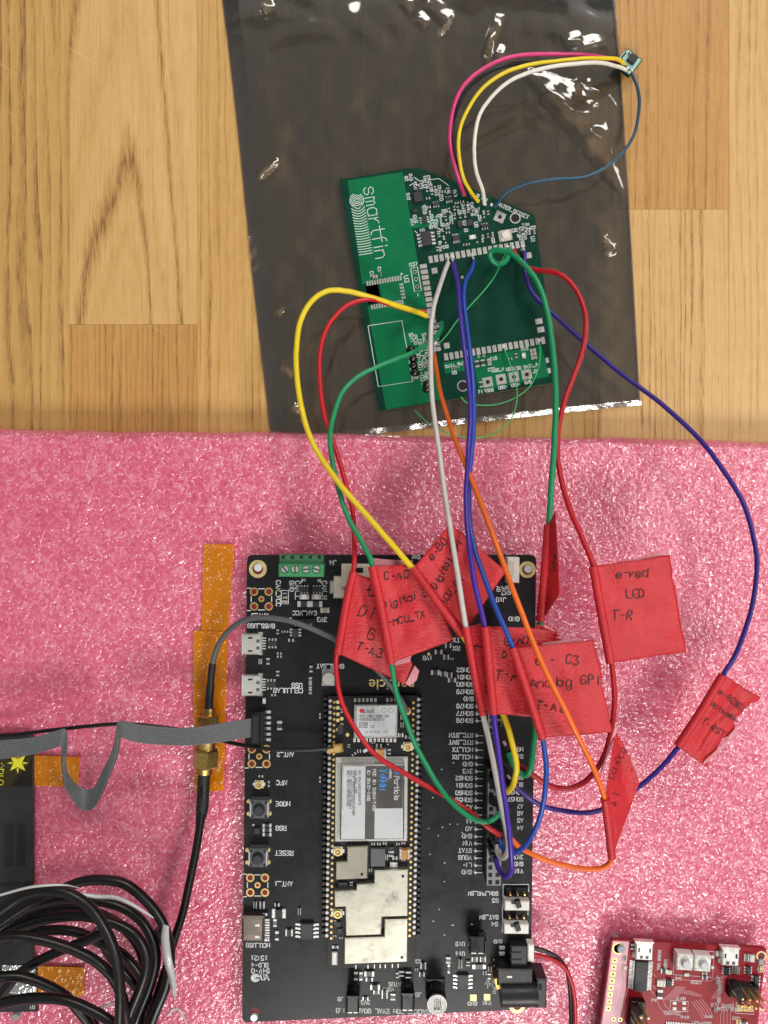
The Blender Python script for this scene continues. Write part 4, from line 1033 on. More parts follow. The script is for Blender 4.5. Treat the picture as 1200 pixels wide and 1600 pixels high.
# slide switches
def slide(px, py):
    kk = k; q = P(px, py, ZD); mb = MB(); mb.box(q.x, q.y - 2 * kk, 38 * kk, 15 * kk, ZD, ZD + .0035, M['white_plastic'], r0, ch=.0003); o = mb.build('slide_switch', dv)
    z = ZD + .0035; e = P(px + 0, py + 5, z)
    mb = MB(); mb.box(e.x, e.y, 12 * kk, 5 * kk, z - .0002, z + .0001, M['chip'], r0); mb.box(e.x + 4 * kk, e.y - .0001, 8 * kk, 12 * kk, z - .0002, z + .0012, M['black_plastic'], r0 + .3, ch=.0002); mb.build('lever', o)
    mb = MB(); q = P(px + 2, py - 13, ZD); mb.box(q.x, q.y, 34 * kk, 14 * kk, ZD, ZD + .0008, M['black_gloss'], r0); o2 = mb.build('contact_block', o)
    for i in (-1, 0, 1):
        mb = MB(); mb.bar(Vector((q.x + i * 11 * kk, q.y, ZD + .0008)), Vector((q.x + i * 11 * kk, q.y - .0003, ZD + .0022)), 2.4 * kk, M['gold']); mb.build('contact', o)
    DB.line([(px - 19, py + 11), (px - 19, py - 23), (px + 21, py - 23), (px + 21, py - 12)]); DB.text('ON', px - 16, py + 13, 4.5, 180.6); DB.text('OFF', px + 14, py + 13, 4.5, 180.6)
slide(805, 1405); slide(804, 1441)
DB.text('SOM_PWR_SW', 755, 1396, 6, 180.6, cond=.85); DB.text('S5', 774, 1407, 6, 180.6); DB.text('BAT_SW', 764, 1433, 6, 180.6, cond=.9); DB.text('S4', 773, 1444, 6, 180.6)
# battery socket, jumpers, power jack
zb = ZD + .005; kb = U * K(zb); q = P(811, 1496, zb); mb = MB(); mb.box(q.x, q.y, 26 * kb, 34 * kb, ZD, zb, M['black_plastic'], r0, ch=.0003); bs = mb.build('battery_socket', dv)
for dy in (-5, 6):
    mb = MB(); e = P(806, 1493 + dy, zb); mb.box(e.x, e.y, 18 * kb, 2.6 * kb, zb - .0004, zb + .00006, M['hole_black'], r0); mb.build('slot', bs)
for dy in (0, 9, 27): DB.res(784, 1480 + dy, 9, 5, 0, 'white_plastic'); DB.res(773, 1500 + dy, 4, 4, 0)
def jumper(px, py, w, h, z1, root=dv):
    kk = U * K(z1); q = P(px, py, z1); mb = MB(); mb.box(q.x, q.y, w * kk, h * kk, ZD + .0022, z1, M['black_gloss'], r0, ch=.0005); o = mb.build('jumper_cap', dv)
    b_ = P(px, py - 2, ZD); mb = MB(); mb.box(b_.x, b_.y, w * 1.05 * k, h * .9 * k, ZD, ZD + .0021, M['black_plastic'], r0, ch=.0002); mb.build('pin_header', dv)
    mb = MB()
    for sx in (-1, 1): mb.box(q.x + sx * w * .22 * kk, q.y - h * .46 * kk, w * .3 * kk, 2.4 * kk, z1 - .0016, z1 - .0004, M['steel'], r0)
    mb.build('contact', o)
jumper(551, 1571, 20, 26, ZD + .0085); jumper(637, 1567, 20, 26, ZD + .0085); jumper(746, 1478, 25, 26, ZD + .007)
zj = ZD + .0075; kj = U * K(zj)
q = P(806, 1531, zj); mb = MB(); mb.box(q.x, q.y, 56 * kj, 26 * kj, ZD, zj - .001, M['black_plastic'], r0, ch=.0004)
a, b_ = P(782, 1552, ZD + .0052), P(838, 1551, ZD + .0052); path = [a.lerp(b_, t / 8) for t in range(9)]
mb.tube(path, [.0040] + [.0040] * 7 + [.0042], M['black_plastic'], 24)
e = P(846, 1552, zj); mb.box(e.x, e.y, 16 * kj, 46 * kj, ZD - .001, zj + .0003, M['black_plastic'], r0, ch=.0004); pj = mb.build('power_jack', dv)
mb = MB(); e = P(777, 1536, ZD + .005); mb.box(e.x, e.y, 8 * kj, 18 * kj, ZD, ZD + .0056, M['brass'], r0 + .25, ch=.0002); mb.build('tab', pj)
mb = MB(); e = P(796, 1526, zj - .001); mb.box(e.x, e.y, 8 * kj, 3 * kj, zj - .0013, zj - .0008, M['white_plastic'], r0); mb.build('marker', pj)
mb = MB(); e = P(844, 1542, zj + .0003); mb.box(e.x, e.y, 5 * kj, 9 * kj, zj - .002, zj + .00034, M['hole_black'], r0); mb.build('slot', pj)
dm('can_alu', 'a9aaa8', .42, metal=.35, var=(900, .1))
# electrolytic capacitor
mb = MB(); zt = ZD + .0085; t0 = P(680, 1543, ZD); 
mb.box(t0.x, t0.y, 30 * k, 30 * k, ZD, ZD + .0012, M['black_plastic'], r0, ch=.0004); mb.cyl(t0.x, t0.y, 14.8 * k, ZD + .0012, zt, M['black_gloss'], 30, ch=.0004)
cp = mb.build('electrolytic_capacitor', dv)
mb = MB(); mb.cyl(t0.x, t0.y, 13.9 * k, zt - .0002, zt + .0001, M['can_alu'], 30, ch=.00015); mb.ring(t0.x, t0.y, 14.8 * k, 13.6 * k, zt - .0004, zt + .00022, M['tin'], 30); mb.build('can_top', cp)
pt = P(0, 0, zt)
def unp(v): kq = K(zt) * U; return v.x / kq + 600, 800 - v.y / kq
tx, ty = unp(t0); mb = MB()
for i, t in enumerate(('707', '10V', '068')): mb.strokes(place_text(t, tx + 1, ty - 6 + i * 6.2, 4.6, 178, zt + .00014), .95 * k, M['ink_black'])
mb.build('print', cp)
DB.chip(723, 1533, 30, 24, 4); DB.chip(480, 1453, 36, 25, 4, t=6)
DB.pad(739.5, 1559, 10, 10, m='gold_pad'); DB.pad(761, 1558, 10, 10, m='gold_pad'); DB.text('GND', 738, 1568, 5.5, 180.6); DB.text('VIN', 761, 1567, 5.5, 180.6)
for x, y, w, h, r in ((741, 1497, 10, 9, 0), (754, 1497, 10, 9, 0), (748, 1509, 22, 7, 0), (700, 1499, 9, 8, 90), (719, 1502, 6, 9, 0), (719, 1509, 6, 6, 0), (731, 1504, 7, 7, 90), (701, 1513, 14, 4, 90), (661, 1508, 9, 10, 0), (659, 1521, 9, 7, 0), (651, 1514, 4, 4, 0), (627, 1520, 8, 9, 90), (638, 1522, 10, 9, 90), (621, 1523, 8, 5, 90), (556, 1524, 13, 6, 90), (564, 1524, 13, 6, 90), (577, 1520, 16, 8, 0), (577, 1529, 12, 6, 0), (586, 1541, 16, 8, 0), (588, 1549, 10, 6, 0), (601, 1552, 10, 13, 0), (614, 1556, 10, 8, 90), (571, 1559, 10, 5, 0), (436, 1426, 22, 14, 0), (433, 1413, 8, 5, 0), (468, 1423, 5, 10, 0), (399, 1413, 5, 10, 0), (410, 1413, 8, 11, 0), (430, 1441, 12, 6, 90), (433, 1461, 14, 6, 90), (452, 1456, 12, 10, 0), (765, 1513, 6, 8, 0), (757, 1519, 6, 6, 0), (764, 1524, 8, 6, 90)):
    DB.res(x, y, w, h, r, rnd.choice(['chip', 'ceramic_grey', 'black_plastic']), rnd.choice(['resistor', 'capacitor']))
for x, y, w, h in ((680, 995, 9, 8), (672, 999, 6, 5), (700, 1008, 10, 8), (685, 1018, 12, 7), (697, 1026, 9, 8), (706, 1029, 5, 4), (680, 1050, 14, 8), (692, 1052, 9, 8), (702, 1054, 9, 9), (706, 1062, 13, 7)): DB.res(x, y, w, h, 0, rnd.choice(['chip', 'black_plastic']))
mb = MB(); q = P(670, 1022, ZD); mb.cyl(q.x, q.y, 2.4 * k, ZD, ZD + .00006, M['gold_pad'], 12); mb.build('test_pad', dv)
# printed legends
for t, x, y, a, h in (('J4', 520, 879, 180.6, 7), ('CAN_VCC', 435, 927, 90, 7), ('GND', 456, 916, 90, 7), ('CAN_L', 465, 922, 90, 7), ('CAN_H', 507, 922, 90, 7), ('ANT_3', 406, 962, 180.6, 6.5), ('GNSS_USB', 408, 978, 180.6, 6.5), ('CAN_VCC', 476, 958, 180.6, 6.5),
                      ('5V', 451, 969, 180.6, 6.5), ('3V3', 503, 968, 180.6, 6.5), ('J5', 488, 980, 180.6, 6), ('GNSS_BAT', 516, 1041, 180.6, 6.5), ('CELLULAR', 450, 1079, 180.6, 7), ('USB', 464, 1071, 180.6, 7), ('ANT_2', 446, 1179, 180.6, 6.5), ('NFC', 440, 1223, 180.6, 7), ('MODE', 442, 1256, 180.6, 7), ('RGB', 439, 1294, 180.6, 7), ('RESET', 444, 1333, 180.6, 7), ('ANT_1', 443, 1381, 180.6, 7),
                      ('MCU_USB', 403, 1477, 180.6, 6.5), ('15:21', 405, 1497, 180.6, 7), ('BLD-4', 406, 1508, 180.6, 6.5), ('94V-0', 407, 1517, 180.6, 7), ('J9', 532, 1561, 180.6, 6), ('3V3', 571, 1566, 180.6, 6), ('J8', 654, 1554, 180.6, 6), ('STATUS', 622, 1538, 180.6, 6), ('VBUS', 607, 1546, 180.6, 5.5), ('TRACKER SOM EVAL BOARD V1.0', 601, 1580, 180.9, 6.8), ('U19', 719, 1475, 180.6, 6), ('U14', 719, 1490, 180.6, 6), ('C3', 653, 1502, 180.6, 5), ('J10', 783, 937, 180.6, 6.5), ('A0', 779, 920, 90, 5.5), ('3V3', 787, 923, 90, 6), ('GND', 795, 922, 90, 6), ('GND', 778, 1471, 180.6, 5.5), ('1V8', 668, 1028, 180.6, 6), ('LI+', 765, 1536, 90, 5), ('VIN_PWR', 772, 1540, 90, 4.6), ('CAN', 650, 870.5, 180.6, 5)):
    DB.text(t, x, y, h, a, cond=.9)
DB.line([(469, 911), (476, 904), (472, 905)], True); DB.line([(503, 911), (497, 905), (501, 906)], True)
DB.line([(476, 904), (477, 908)]); DB.line([(497, 905), (497, 909)]); DB.line([(762, 1536), (762, 1544)]); DB.line([(758, 1538), (762, 1530), (766, 1538)])
# safety mark
DB.line([(407, 1523), (409, 1531), (414, 1531), (412, 1523)], True); DB.line([(420, 1531), (416, 1523)], True); DB.line([(419, 1527), (414, 1528), (413, 1524)], True)
for j in range(3): DB.line([(399 + (6 - j * 2) * math.cos(t * .4), 1528 + (5.5 - j * 1.8) * math.sin(t * .4)) for t in range(17)], True)
for i in range(30): 
    x, y = rnd.uniform(655, 740), rnd.uniform(1190, 1470)
    if rnd.random() < .8: DB.line([(x, y), (x + rnd.uniform(.4, 1.4), y + rnd.uniform(-.5, 1))])
for x, y in ((745, 972), (738, 985)): pass
for t, y in labels:
    x = 745 - (y - 1047) * .011
    DB.line([(x + 1, y - 3), (x - 1, y), (x + 1, y + 3)])
DB.finish(1.35)
# gold maker's name, upside down
cu = bpy.data.curves.new('maker_name', 'FONT'); cu.body = 'particle'; cu.size = 24 * k; cu.align_x = 'CENTER'; cu.extrude = .00003; cu.offset = .00001
o = bpy.data.objects.new('maker_name', cu); COL.objects.link(o); o.rotation_euler = (0, 0, math.pi + r0); o.location = P(612, 1062, ZD + .00005)
bpy.context.view_layer.update(); me = bpy.data.meshes.new_from_object(o); mw = o.matrix_world.copy(); bpy.data.objects.remove(o)
mb = MB(); mb.add([mw @ v.co for v in me.vertices], [list(p_.vertices) for p_ in me.polygons], M['gold_pad']); mb.build('maker_name', dv)

# =================================================================== red board, lower right
ZR = .0176; c3 = P(1070, 1560, ZF)
rd = thing('circuit_board', 'red circuit board with two white push buttons at the lower right corner', 'circuit board', c3)
RB = Board(rd, ZR, -4.0); kr = RB.k; rr = RB.rot
mb = MB(); mb.prism(poly_w(rounded([(956, 1468), (1198, 1482), (1172, 1700), (926, 1690)], 3), ZR), ZR - .0016, ZR, M['soldermask_red'], ch=.00005); mb.build('substrate', rd)
patch(rd, 'pale_margin', [(957.5, 1470), (983, 1471.5), (979, 1505), (978, 1545), (958, 1640), (930, 1690), (929, 1688)], ZR, 'soldermask_pink')
def rring(x, y, ro, ri):
    mb = MB(); q = P(x, y, ZR); mb.ring(q.x, q.y, ro * kr, ri * kr, ZR - .0003, ZR + .00006, M['gold_pad'], 24); mb.cyl(q.x, q.y, ri * kr * 1.02, ZR - .0004, ZR + .00003, M['hole_red'], 20); mb.build('mounting_ring', rd)
rring(966, 1482, 9.5, 7); rring(1189.5, 1494, 8, 5.6)
nyl(971, 1484, 6, ZR + .0008, root=rd, m='nylon'); nyl(1190, 1504, 4.6, ZR + .0007, root=rd, m='nylon')
for i in range(8): eyelet(RB, 960.5 - i * 1.45, 1500.5 + i * 10.7, 2.6, 1.6, 'gold_pad', square=8)
for x, y in ((958.5, 1592), (969, 1593), (958, 1603), (969, 1604)): eyelet(RB, x, y, 3.4, 1.7, 'gold_pad')
usb(RB, 1007, 1488, 273, 26, 27); usb(RB, 1142, 1497, 273, 26, 27)
button(RB, 1070.5, 1504, 25, -4, 'white_plastic', 'label_white', 'tin', True); button(RB, 1098.5, 1506, 25, -4, 'white_plastic', 'label_white', 'tin', True)
for x in (1066, 1093): mb = MB(); q = P(x, 1488 + (x - 1066) * .06, ZR); mb.box(q.x, q.y, 24 * kr, 9 * kr, ZR, ZR + .0009, M['black_gloss'], rr, ch=.0002); mb.build('contact_block', rd)
# wide chip with fine leads
RB.put(soic('chip', 36 * kr, 45 * kr, 6 * kr, 20, 'chip'), 1000, 1522.5, 0, 'chip')
# double row pin headers
def hdr(px, py, nx_, ny_, ang):
    mb = MB(); q = P(px, py, ZR); pt = 11 * kr; rot = math.radians(ang); mb.box(q.x, q.y, nx_ * pt, ny_ * pt, ZR, ZR + .0026, M['black_gloss'], rot, ch=.0002); o = mb.build('pin_header', rd)
    c, s_ = math.cos(rot), math.sin(rot)
    for i in range(nx_):
        for j in range(ny_):
            x, y = (i - (nx_ - 1) / 2) * pt, (j - (ny_ - 1) / 2) * pt; a = Vector((q.x + x * c - y * s_, q.y + x * s_ + y * c, ZR + .0024)); mb = MB(); mb.bar(a, a + Vector((0, 0, .0062)), 2.7 * kr, M['gold']); mb.build('pin', o)
    return o
hdr(992, 1580, 2, 4, -6); hdr(1157, 1543, 4, 2, -8)
z2 = ZR + .0085
for x, y in ((1003, 1590), (1158, 1557)):
    q = P(x, y, z2); mb = MB(); mb.box(q.x, q.y, 11 * kr, 20 * kr if x > 1100 else 11 * kr, ZR + .003, z2, M['black_gloss'], rr + .5, ch=.0003); o = mb.build('jumper_cap', rd)
RB.put(soic('chip', 30 * kr, 46 * kr, 5 * kr, 18, 'chip'), 1062, 1612, 90, 'chip')
RB.chip(1180, 1531, 14, 16, 3); RB.sot(1168, 1515, 12, 12, 0); RB.sot(1134, 1516, 13, 12, 0); RB.sot(1044, 1534, 16, 10); RB.res(1032, 1535, 14, 10, 0, 'cream_plastic', 'crystal', 'tin')
for x, y, w, h, r in ((1165, 1495, 8, 11, 0), (1174, 1496, 8, 11, 0), (1152, 1515, 5, 11, 0), (1145, 1514, 5, 11, 0), (1072, 1522, 8, 5, 0), (1100, 1526, 9, 6, 0), (1100, 1520, 8, 4, 0), (1036, 1516, 10, 7, 0), (1045, 1518, 8, 6, 0), (1120, 1489, 8, 5, 90), (1030, 1552, 14, 9, 90), (976, 1497, 6, 5, 0), (976, 1511, 6, 5, 0), (1180, 1546, 9, 4, 0), (1185, 1513, 5, 4, 0), (988, 1478, 8, 7, 90), (1117, 1576, 5, 7, 0), (1160, 1600, 14, 10, 0)): RB.res(x, y, w, h, r, rnd.choice(['chip', 'ceramic_grey', 'cream_plastic']), rnd.choice(['resistor', 'capacitor']))
for x in (1054, 1069):
    for y in (1567.5, 1576): RB.pad(x, y, 6, 4.5, m='tin')
for i in range(5):
    for j in range(2): eyelet(RB, 1154 + i * 5.0, 1572 + j * 5.2 + i * .3, 2.3, 1.2, 'gold_pad')
eyelet(RB, 1190, 1511, 2.6, 1.3, 'gold_pad'); eyelet(RB, 1189.5, 1516, 2.6, 1.3, 'gold_pad'); eyelet(RB, 1155, 1598, 4, 2, 'gold_pad', square=9)
RB.rect(1164, 1575.5, 28, 17); RB.rect(1189.5, 1513, 8, 13); RB.rect(1061, 1572, 28, 16); RB.rect(1084, 1505, 62, 40)
for t, x, y, a, h in (('SW0', 1060, 1529, 3, 4.5), ('RESET', 1088, 1535, 3, 4.5), ('XC400', 1063, 1560, 3, 4.2), ('D3V SAM5G', 1129, 1571, 3, 5), ('CORTEX DEBUG', 1137, 1577, 3, 4.6), ('TDGAVCC', 1050, 1583, 3, 5), ('ATSAM55G', 1096, 1599, 3, 5), ('TARGET USB', 1124, 1550, 93, 4.4), ('DEBUG USB', 1030, 1500, 93, 4.4), ('PWR', 1023, 1563, 3, 4.5), ('EXT1', 1151, 1591, 3, 4.2), ('J202', 1122, 1531, 93, 4.2), ('CURRENT', 1177, 1539, 3, 4), ('EDBG', 1040, 1506, 93, 4.4), ('R410', 1070, 1589, 3, 4), ('SAMD', 1108, 1588, 3, 4)):
    RB.text(t, x, y, h, a, cond=.85)
RB.finish(.75)
tr = Board(rd, ZR, -4.0)
for i in range(7): tr.line([(1036 + i * 3.2, 1563 - i * .3), (1058 + i * 2.0, 1541 + i * .2)])
for i in range(5): tr.line([(1080 + i * 4, 1565 - i), (1092 + i * 4, 1580 - i), (1098 + i * 4, 1592 - i)]); tr.line([(1056 + i * 5, 1544 + i), (1066 + i * 5, 1552 + i), (1082 + i * 4, 1548 + i * 2)])
for i in range(4): tr.line([(1112 + i * 3, 1560), (1122 + i * 3, 1545), (1122 + i * 3, 1530), (1130 + i * 2, 1524)]); tr.line([(1126 + i * 5, 1600), (1126 + i * 5, 1585 - i * 2), (1134 + i * 4, 1574 - i * 3)])
tr.line([(1021, 1522), (1027, 1528), (1050, 1530), (1108, 1533), (1122, 1526)]); tr.line([(975, 1500), (972, 1520), (975, 1535), (968, 1560), (960, 1585)]); tr.line([(982, 1540), (978, 1556), (972, 1575), (962, 1590)])
tr.line([(1015, 1545), (1024, 1556), (1030, 1572), (1040, 1586)]); tr.line([(1020, 1540), (1032, 1552), (1040, 1572), (1048, 1580)])
dm('trace_pink', 'c98a93', .4); tr.finish(.8, 'trace_pink', 'traces')
for o_ in bpy.data.objects:
    if o_.name.startswith(('silkscreen', 'traces')): o_['kind'] = 'stuff'
# =================================================================== wires
WG = 'wires soldered to the green board'
def wire(name, label, color, pts, rpx, group=WG, tip=None, housing=None, n=8, cat='wire', sides=10):
    """rpx: radius in photo pixels where the wire lies highest; housing: (hole_px, hole_py) of the black crimp housing at the end"""
    path = spline(pts, n); zt = sorted(p[2] for p in pts)[len(pts) // 2]
    r = rpx * .86 * U * K(zt); mb = MB(); sd = len(bpy.data.objects) * 1.37
    if rpx > 2: path = [p + (Vector((noise.noise(Vector((i * .09, sd, 0))), noise.noise(Vector((i * .09, sd, 9))), 0)) * .0004 + Vector((noise.noise(Vector((i * .4, sd, 4))), noise.noise(Vector((i * .4, sd, 7))), 0)) * .00008) * min(1, i / 12, (len(path) - 1 - i) / 12) for i, p in enumerate(path)]
    mb.tube(path, r, M[color], sides)
    c = path[len(path) // 2]; o = mb.build(name, None, c); tag(o, label, cat, group)
    if tip:
        a, b = path[0], P(*tip); m2 = MB(); m2.tube([a, a.lerp(b, .5), b], r * .5, M['solder'], 8); m2.build('bare_tip', o)
    if housing:
        a = path[-1]; h = P(housing[0], housing[1], zh + .0004); d = (a - h)
        L = max(d.length, .008); e = h + d.normalized() * L
        m2 = MB(); m2.bar(h, e, .0024, M['black_plastic']); m2.build('plug_housing', o)
        m2 = MB(); q = h.lerp(e, .62) + Vector((-.0003, .0009, .0011)); m2.bar(q, q + d.normalized() * .0014, .0009, M['solder']); m2.build('crimp_window', o)
    return o
H = .040
wire('jumper_wire', 'yellow wire curving left out of the green board into the longest tape flag', 'wire_yellow',
     [(667, 494, .0040), (655, 489, .0055), (625, 480, .010), (585, 466, .015), (545, 455, .018), (512, 455, .020), (488, 470, .021), (471, 500, .022), (463, 545, .023), (465, 595, .025), (473, 642, .027), (489, 692, .030), (515, 735, .034), (550, 780, .038), (593, 828, .041), (645, 887, .043), (683, 940, .044), (722, 992, .0435), (745, 1030, .0425), (770, 1080, .042), (789, 1124, .043), (801, 1162, .044), (807, 1197, .044), (803, 1222, .042), (795, 1235, .039), (786, 1240, .037)], 5.4, tip=(671, 496, .0034), housing=(768, 1215))
wire('jumper_wire', 'red wire arching left from the green board through the T-A3 tape flag', 'wire_red',
     [(666, 487, .0042), (645, 486, .006), (615, 477, .011), (585, 468, .015), (560, 470, .017), (535, 482, .018), (513, 510, .019), (501, 545, .020), (499, 590, .022), (506, 640, .024), (520, 690, .026), (536, 742, .029), (549, 792, .032), (554, 835, .034), (553, 885, .036), (543, 935, .036), (530, 1000, .0355), (526, 1040, .034), (534, 1095, .033), (555, 1140, .033), (590, 1181, .033), (640, 1212, .034), (690, 1241, .036), (728, 1264, .038), (760, 1290, .039), (782, 1306, .038)], 4.6, tip=(670, 487, .0034), housing=(768, 1290))
wire('jumper_wire', 'green wire from the left pads of the green board into the C-A0 tape flag', 'wire_green',
     [(690, 504, .0045), (689, 514, .0065), (681, 527, .009), (665, 540, .012), (640, 553, .015), (600, 569, .019), (562, 588, .022), (536, 613, .024), (521, 648, .026), (516, 690, .028), (523, 740, .031), (541, 800, .036), (560, 838, .0385), (572, 862, .040), (582, 886, .0405), (597, 955, .0405), (611, 1035, .0395), (620, 1082, .038), (634, 1125, .037), (652, 1172, .036), (682, 1222, .037), (712, 1260, .039), (738, 1279, .040), (762, 1283, .040), (780, 1272, .038), (788, 1258, .036)], 4.9, tip=(684, 507, .0034), housing=(769, 1250))
wire('jumper_wire', 'pale grey wire running straight down across the red tape flags', 'wire_white',
     [(700, 411, .0045), (694, 428, .008), (684, 455, .013), (676, 490, .017), (673, 545, .021), (673, 600, .024), (678, 655, .027), (686, 705, .031), (695, 770, .037), (705, 830, .043), (716, 905, .047), (728, 980, .047), (741, 1050, .046), (755, 1118, .046), (768, 1180, .047), (780, 1240, .047), (790, 1290, .0465), (794, 1320, .045), (790, 1336, .043), (783, 1340, .041), (778, 1330, .039), (777, 1320, .038)], 4.9, tip=(700, 403, .0034), housing=(769, 1300))
wire('jumper_wire', 'bright purple wire running down the middle beside the blue wire', 'wire_purple',
     [(708, 411, .0045), (712, 428, .008), (716, 450, .012), (720, 490, .017), (726, 545, .022), (733, 600, .026), (735, 655, .029), (732, 705, .033), (729, 765, .040), (730, 820, .045), (736, 875, .049), (746, 930, .050), (758, 979, .050), (765, 1050, .0495), (771, 1115, .050), (779, 1175, .051), (788, 1240, .051), (796, 1300, .051), (799, 1345, .050), (797, 1364, .048), (789, 1369, .045), (780, 1360, .042), (774, 1342, .039)], 5.0, tip=(706, 402, .0034), housing=(766, 1315))
wire('jumper_wire', 'blue wire beside the purple one, ending in the C3 tape flag', 'wire_blue',
     [(741, 408, .0045), (737, 423, .007), (728, 440, .010), (725, 465, .013), (729, 505, .017), (735, 555, .022), (740, 605, .026), (740, 655, .029), (737, 705, .032), (733, 755, .036), (733, 800, .040), (741, 855, .045), (757, 905, .050), (777, 955, .053), (801, 1012, .054), (824, 1080, .054), (847, 1152, .053), (854, 1200, .052), (850, 1250, .051), (838, 1292, .049), (821, 1321, .046), (802, 1333, .043), (787, 1327, .040), (780, 1312, .038)], 4.7, tip=(738, 400, .0034), housing=(769, 1283))
wire('jumper_wire', 'orange wire crossing over the tape flags and looping back to the black board', 'wire_orange',
     [(678, 553, .0040), (682, 580, .009), (690, 622, .016), (706, 672, .024), (727, 725, .034), (751, 785, .044), (776, 852, .052), (801, 920, .057), (826, 987, .0585), (856, 1057, .059), (890, 1122, .0585), (921, 1185, .055), (945, 1248, .050), (951, 1295, .047), (955, 1338, .044), (951, 1350, .043), (938, 1356, .042), (915, 1358, .041), (880, 1352, .040), (845, 1341, .040), (815, 1326, .039), (796, 1308, .038)], 4.7, tip=(679, 540, .0034), housing=(777, 1285))
wire('jumper_wire', 'green wire with a small loop at the pads, leading to the narrow tape flag', 'wire_green',
     [(796, 389, .0042), (794, 400, .0058), (789, 410, .0075), (781, 413, .009), (771, 409, .010), (766, 402, .011), (768, 394, .012), (778, 391, .0135), (793, 393, .015), (808, 402, .017), (826, 422, .019), (842, 447, .021), (856, 490, .024), (865, 555, .027), (868, 625, .030), (866, 690, .033), (861, 760, .036), (857, 820, .038), (851, 900, .038), (844, 972, .037), (841, 1020, .036), (839, 1080, .036), (837, 1130, .037), (834, 1172, .038), (829, 1200, .038), (821, 1211, .037), (809, 1205, .036), (799, 1190, .035), (794, 1176, .034)], 5.4, housing=(777, 1140), sides=12)
wire('jumper_wire', 'dark red wire at the right side holding the LED tape flag', 'wire_crimson',
     [(803, 392, .0042), (808, 401, .006), (818, 414, .009), (835, 421, .012), (868, 426, .016), (889, 440, .018), (908, 466, .020), (916, 500, .022), (911, 545, .024), (895, 590, .026), (881, 632, .028), (872, 680, .030), (873, 730, .033), (889, 790, .037), (911, 843, .039), (927, 885, .0395), (940, 960, .0395), (955, 1035, .039), (960, 1080, .038), (957, 1130, .037), (945, 1177, .036), (925, 1211, .034), (900, 1229, .034), (875, 1232, .034), (850, 1223, .035), (825, 1206, .035), (800, 1188, .034)], 4.9, tip=(800, 388, .0034), housing=(777, 1165))
wire('jumper_wire', 'dark violet wire making the widest loop on the right to the RESET tape flag', 'wire_violet',
     [(819, 393, .0042), (820, 408, .0055), (821, 430, .007), (834, 460, .009), (868, 494, .012), (920, 540, .016), (980, 590, .020), (1040, 636, .024), (1090, 684, .027), (1131, 735, .029), (1161, 785, .030), (1178, 840, .030), (1182, 890, .030), (1172, 960, .030), (1151, 1020, .030), (1129, 1056, .031), (1096, 1110, .031), (1060, 1166, .031), (1029, 1202, .031), (993, 1234, .031), (958, 1258, .031), (925, 1269, .032), (888, 1268, .033), (852, 1260, .035), (823, 1244, .036), (804, 1228, .036)], 4.5, tip=(817, 386, .0034), housing=(777, 1195))
SG = 'wires running to the tiny sensor board'
wire('sensor_wire', 'pink wire arching highest from the green board to the tiny sensor board', 'wire_pink', [(726, 305, .0040), (719, 286, .008), (707, 245, .013), (703, 205, .016), (709, 167, .017), (724, 136, .018), (749, 111, .018), (780, 95, .018), (820, 86, .017), (870, 84, .016), (920, 87, .013), (955, 93, .008), (974, 101, .0052)], 3.6, SG)
wire('sensor_wire', 'black wire half hidden between the pink and yellow sensor wires', 'wire_black', [(737, 309, .0040), (726, 285, .007), (713, 245, .010), (708, 205, .012), (715, 170, .013), (733, 138, .014), (762, 113, .015), (800, 101, .015), (850, 97, .014), (905, 95, .011), (950, 97, .008), (977, 105, .0052)], 3.3, SG)
wire('sensor_wire', 'thin bright yellow wire arching from the green board to the tiny sensor board', 'wire_yellow', [(747, 315, .0040), (736, 299, .008), (722, 272, .013), (716, 235, .016), (720, 197, .018), (734, 166, .019), (757, 136, .020), (786, 115, .020), (822, 102, .019), (870, 95, .018), (915, 91, .016), (950, 90, .012), (967, 93, .009), (976, 102, .0052)], 3.4, SG)
wire('sensor_wire', 'ivory white wire, innermost of the arc to the tiny sensor board', 'wire_ivory', [(757, 319, .0040), (754, 298, .008), (744, 265, .013), (741, 226, .016), (747, 186, .018), (764, 156, .019), (790, 132, .020), (827, 113, .020), (872, 103, .019), (915, 98, .017), (948, 99, .012), (965, 104, .008), (978, 109, .0052)], 3.5, SG)
wire('sensor_wire', 'teal wire sweeping back from the tiny sensor board to WATER_DETECT', 'wire_teal', [(773, 324, .0040), (780, 313, .006), (792, 301, .008), (812, 291, .009), (840, 284, .010), (878, 280, .010), (915, 276, .009), (947, 261, .008), (974, 237, .007), (991, 207, .006), (998, 172, .006), (997, 140, .006), (987, 114, .0052)], 2.9, SG)
EG = 'hair thin green wires on the green board'
wire('enamel_wire', 'hair thin green wire crossing the bare middle of the green board', 'wire_enamel', [(789, 398, .0042), (782, 412, .006), (774, 430, .007), (758, 452, .007), (738, 474, .006), (715, 500, .005), (700, 521, .0045), (686, 537, .0036)], 1.3, EG, n=5, sides=7)
wire('enamel_wire', 'hair thin green wire looping lowest below the green board with a bare curled end', 'wire_enamel', [(787, 543, .0040), (795, 563, .005), (805, 595, .006), (808, 618, .006), (804, 642, .006), (794, 661, .007), (775, 676, .009), (748, 684, .012), (718, 682, .012), (692, 674, .011), (668, 660, .009), (652, 645, .007), (648, 641, .006)], 1.1, EG, n=5, sides=7)
wire('enamel_wire', 'hair thin green wire from the corner pad curling just under the board edge', 'wire_enamel', [(843, 536, .0040), (844, 555, .005), (840, 580, .006), (826, 606, .006), (802, 623, .005), (776, 632, .004), (748, 633, .0035), (729, 629, .0035), (720, 620, .004)], 1.2, EG, n=5, sides=7)

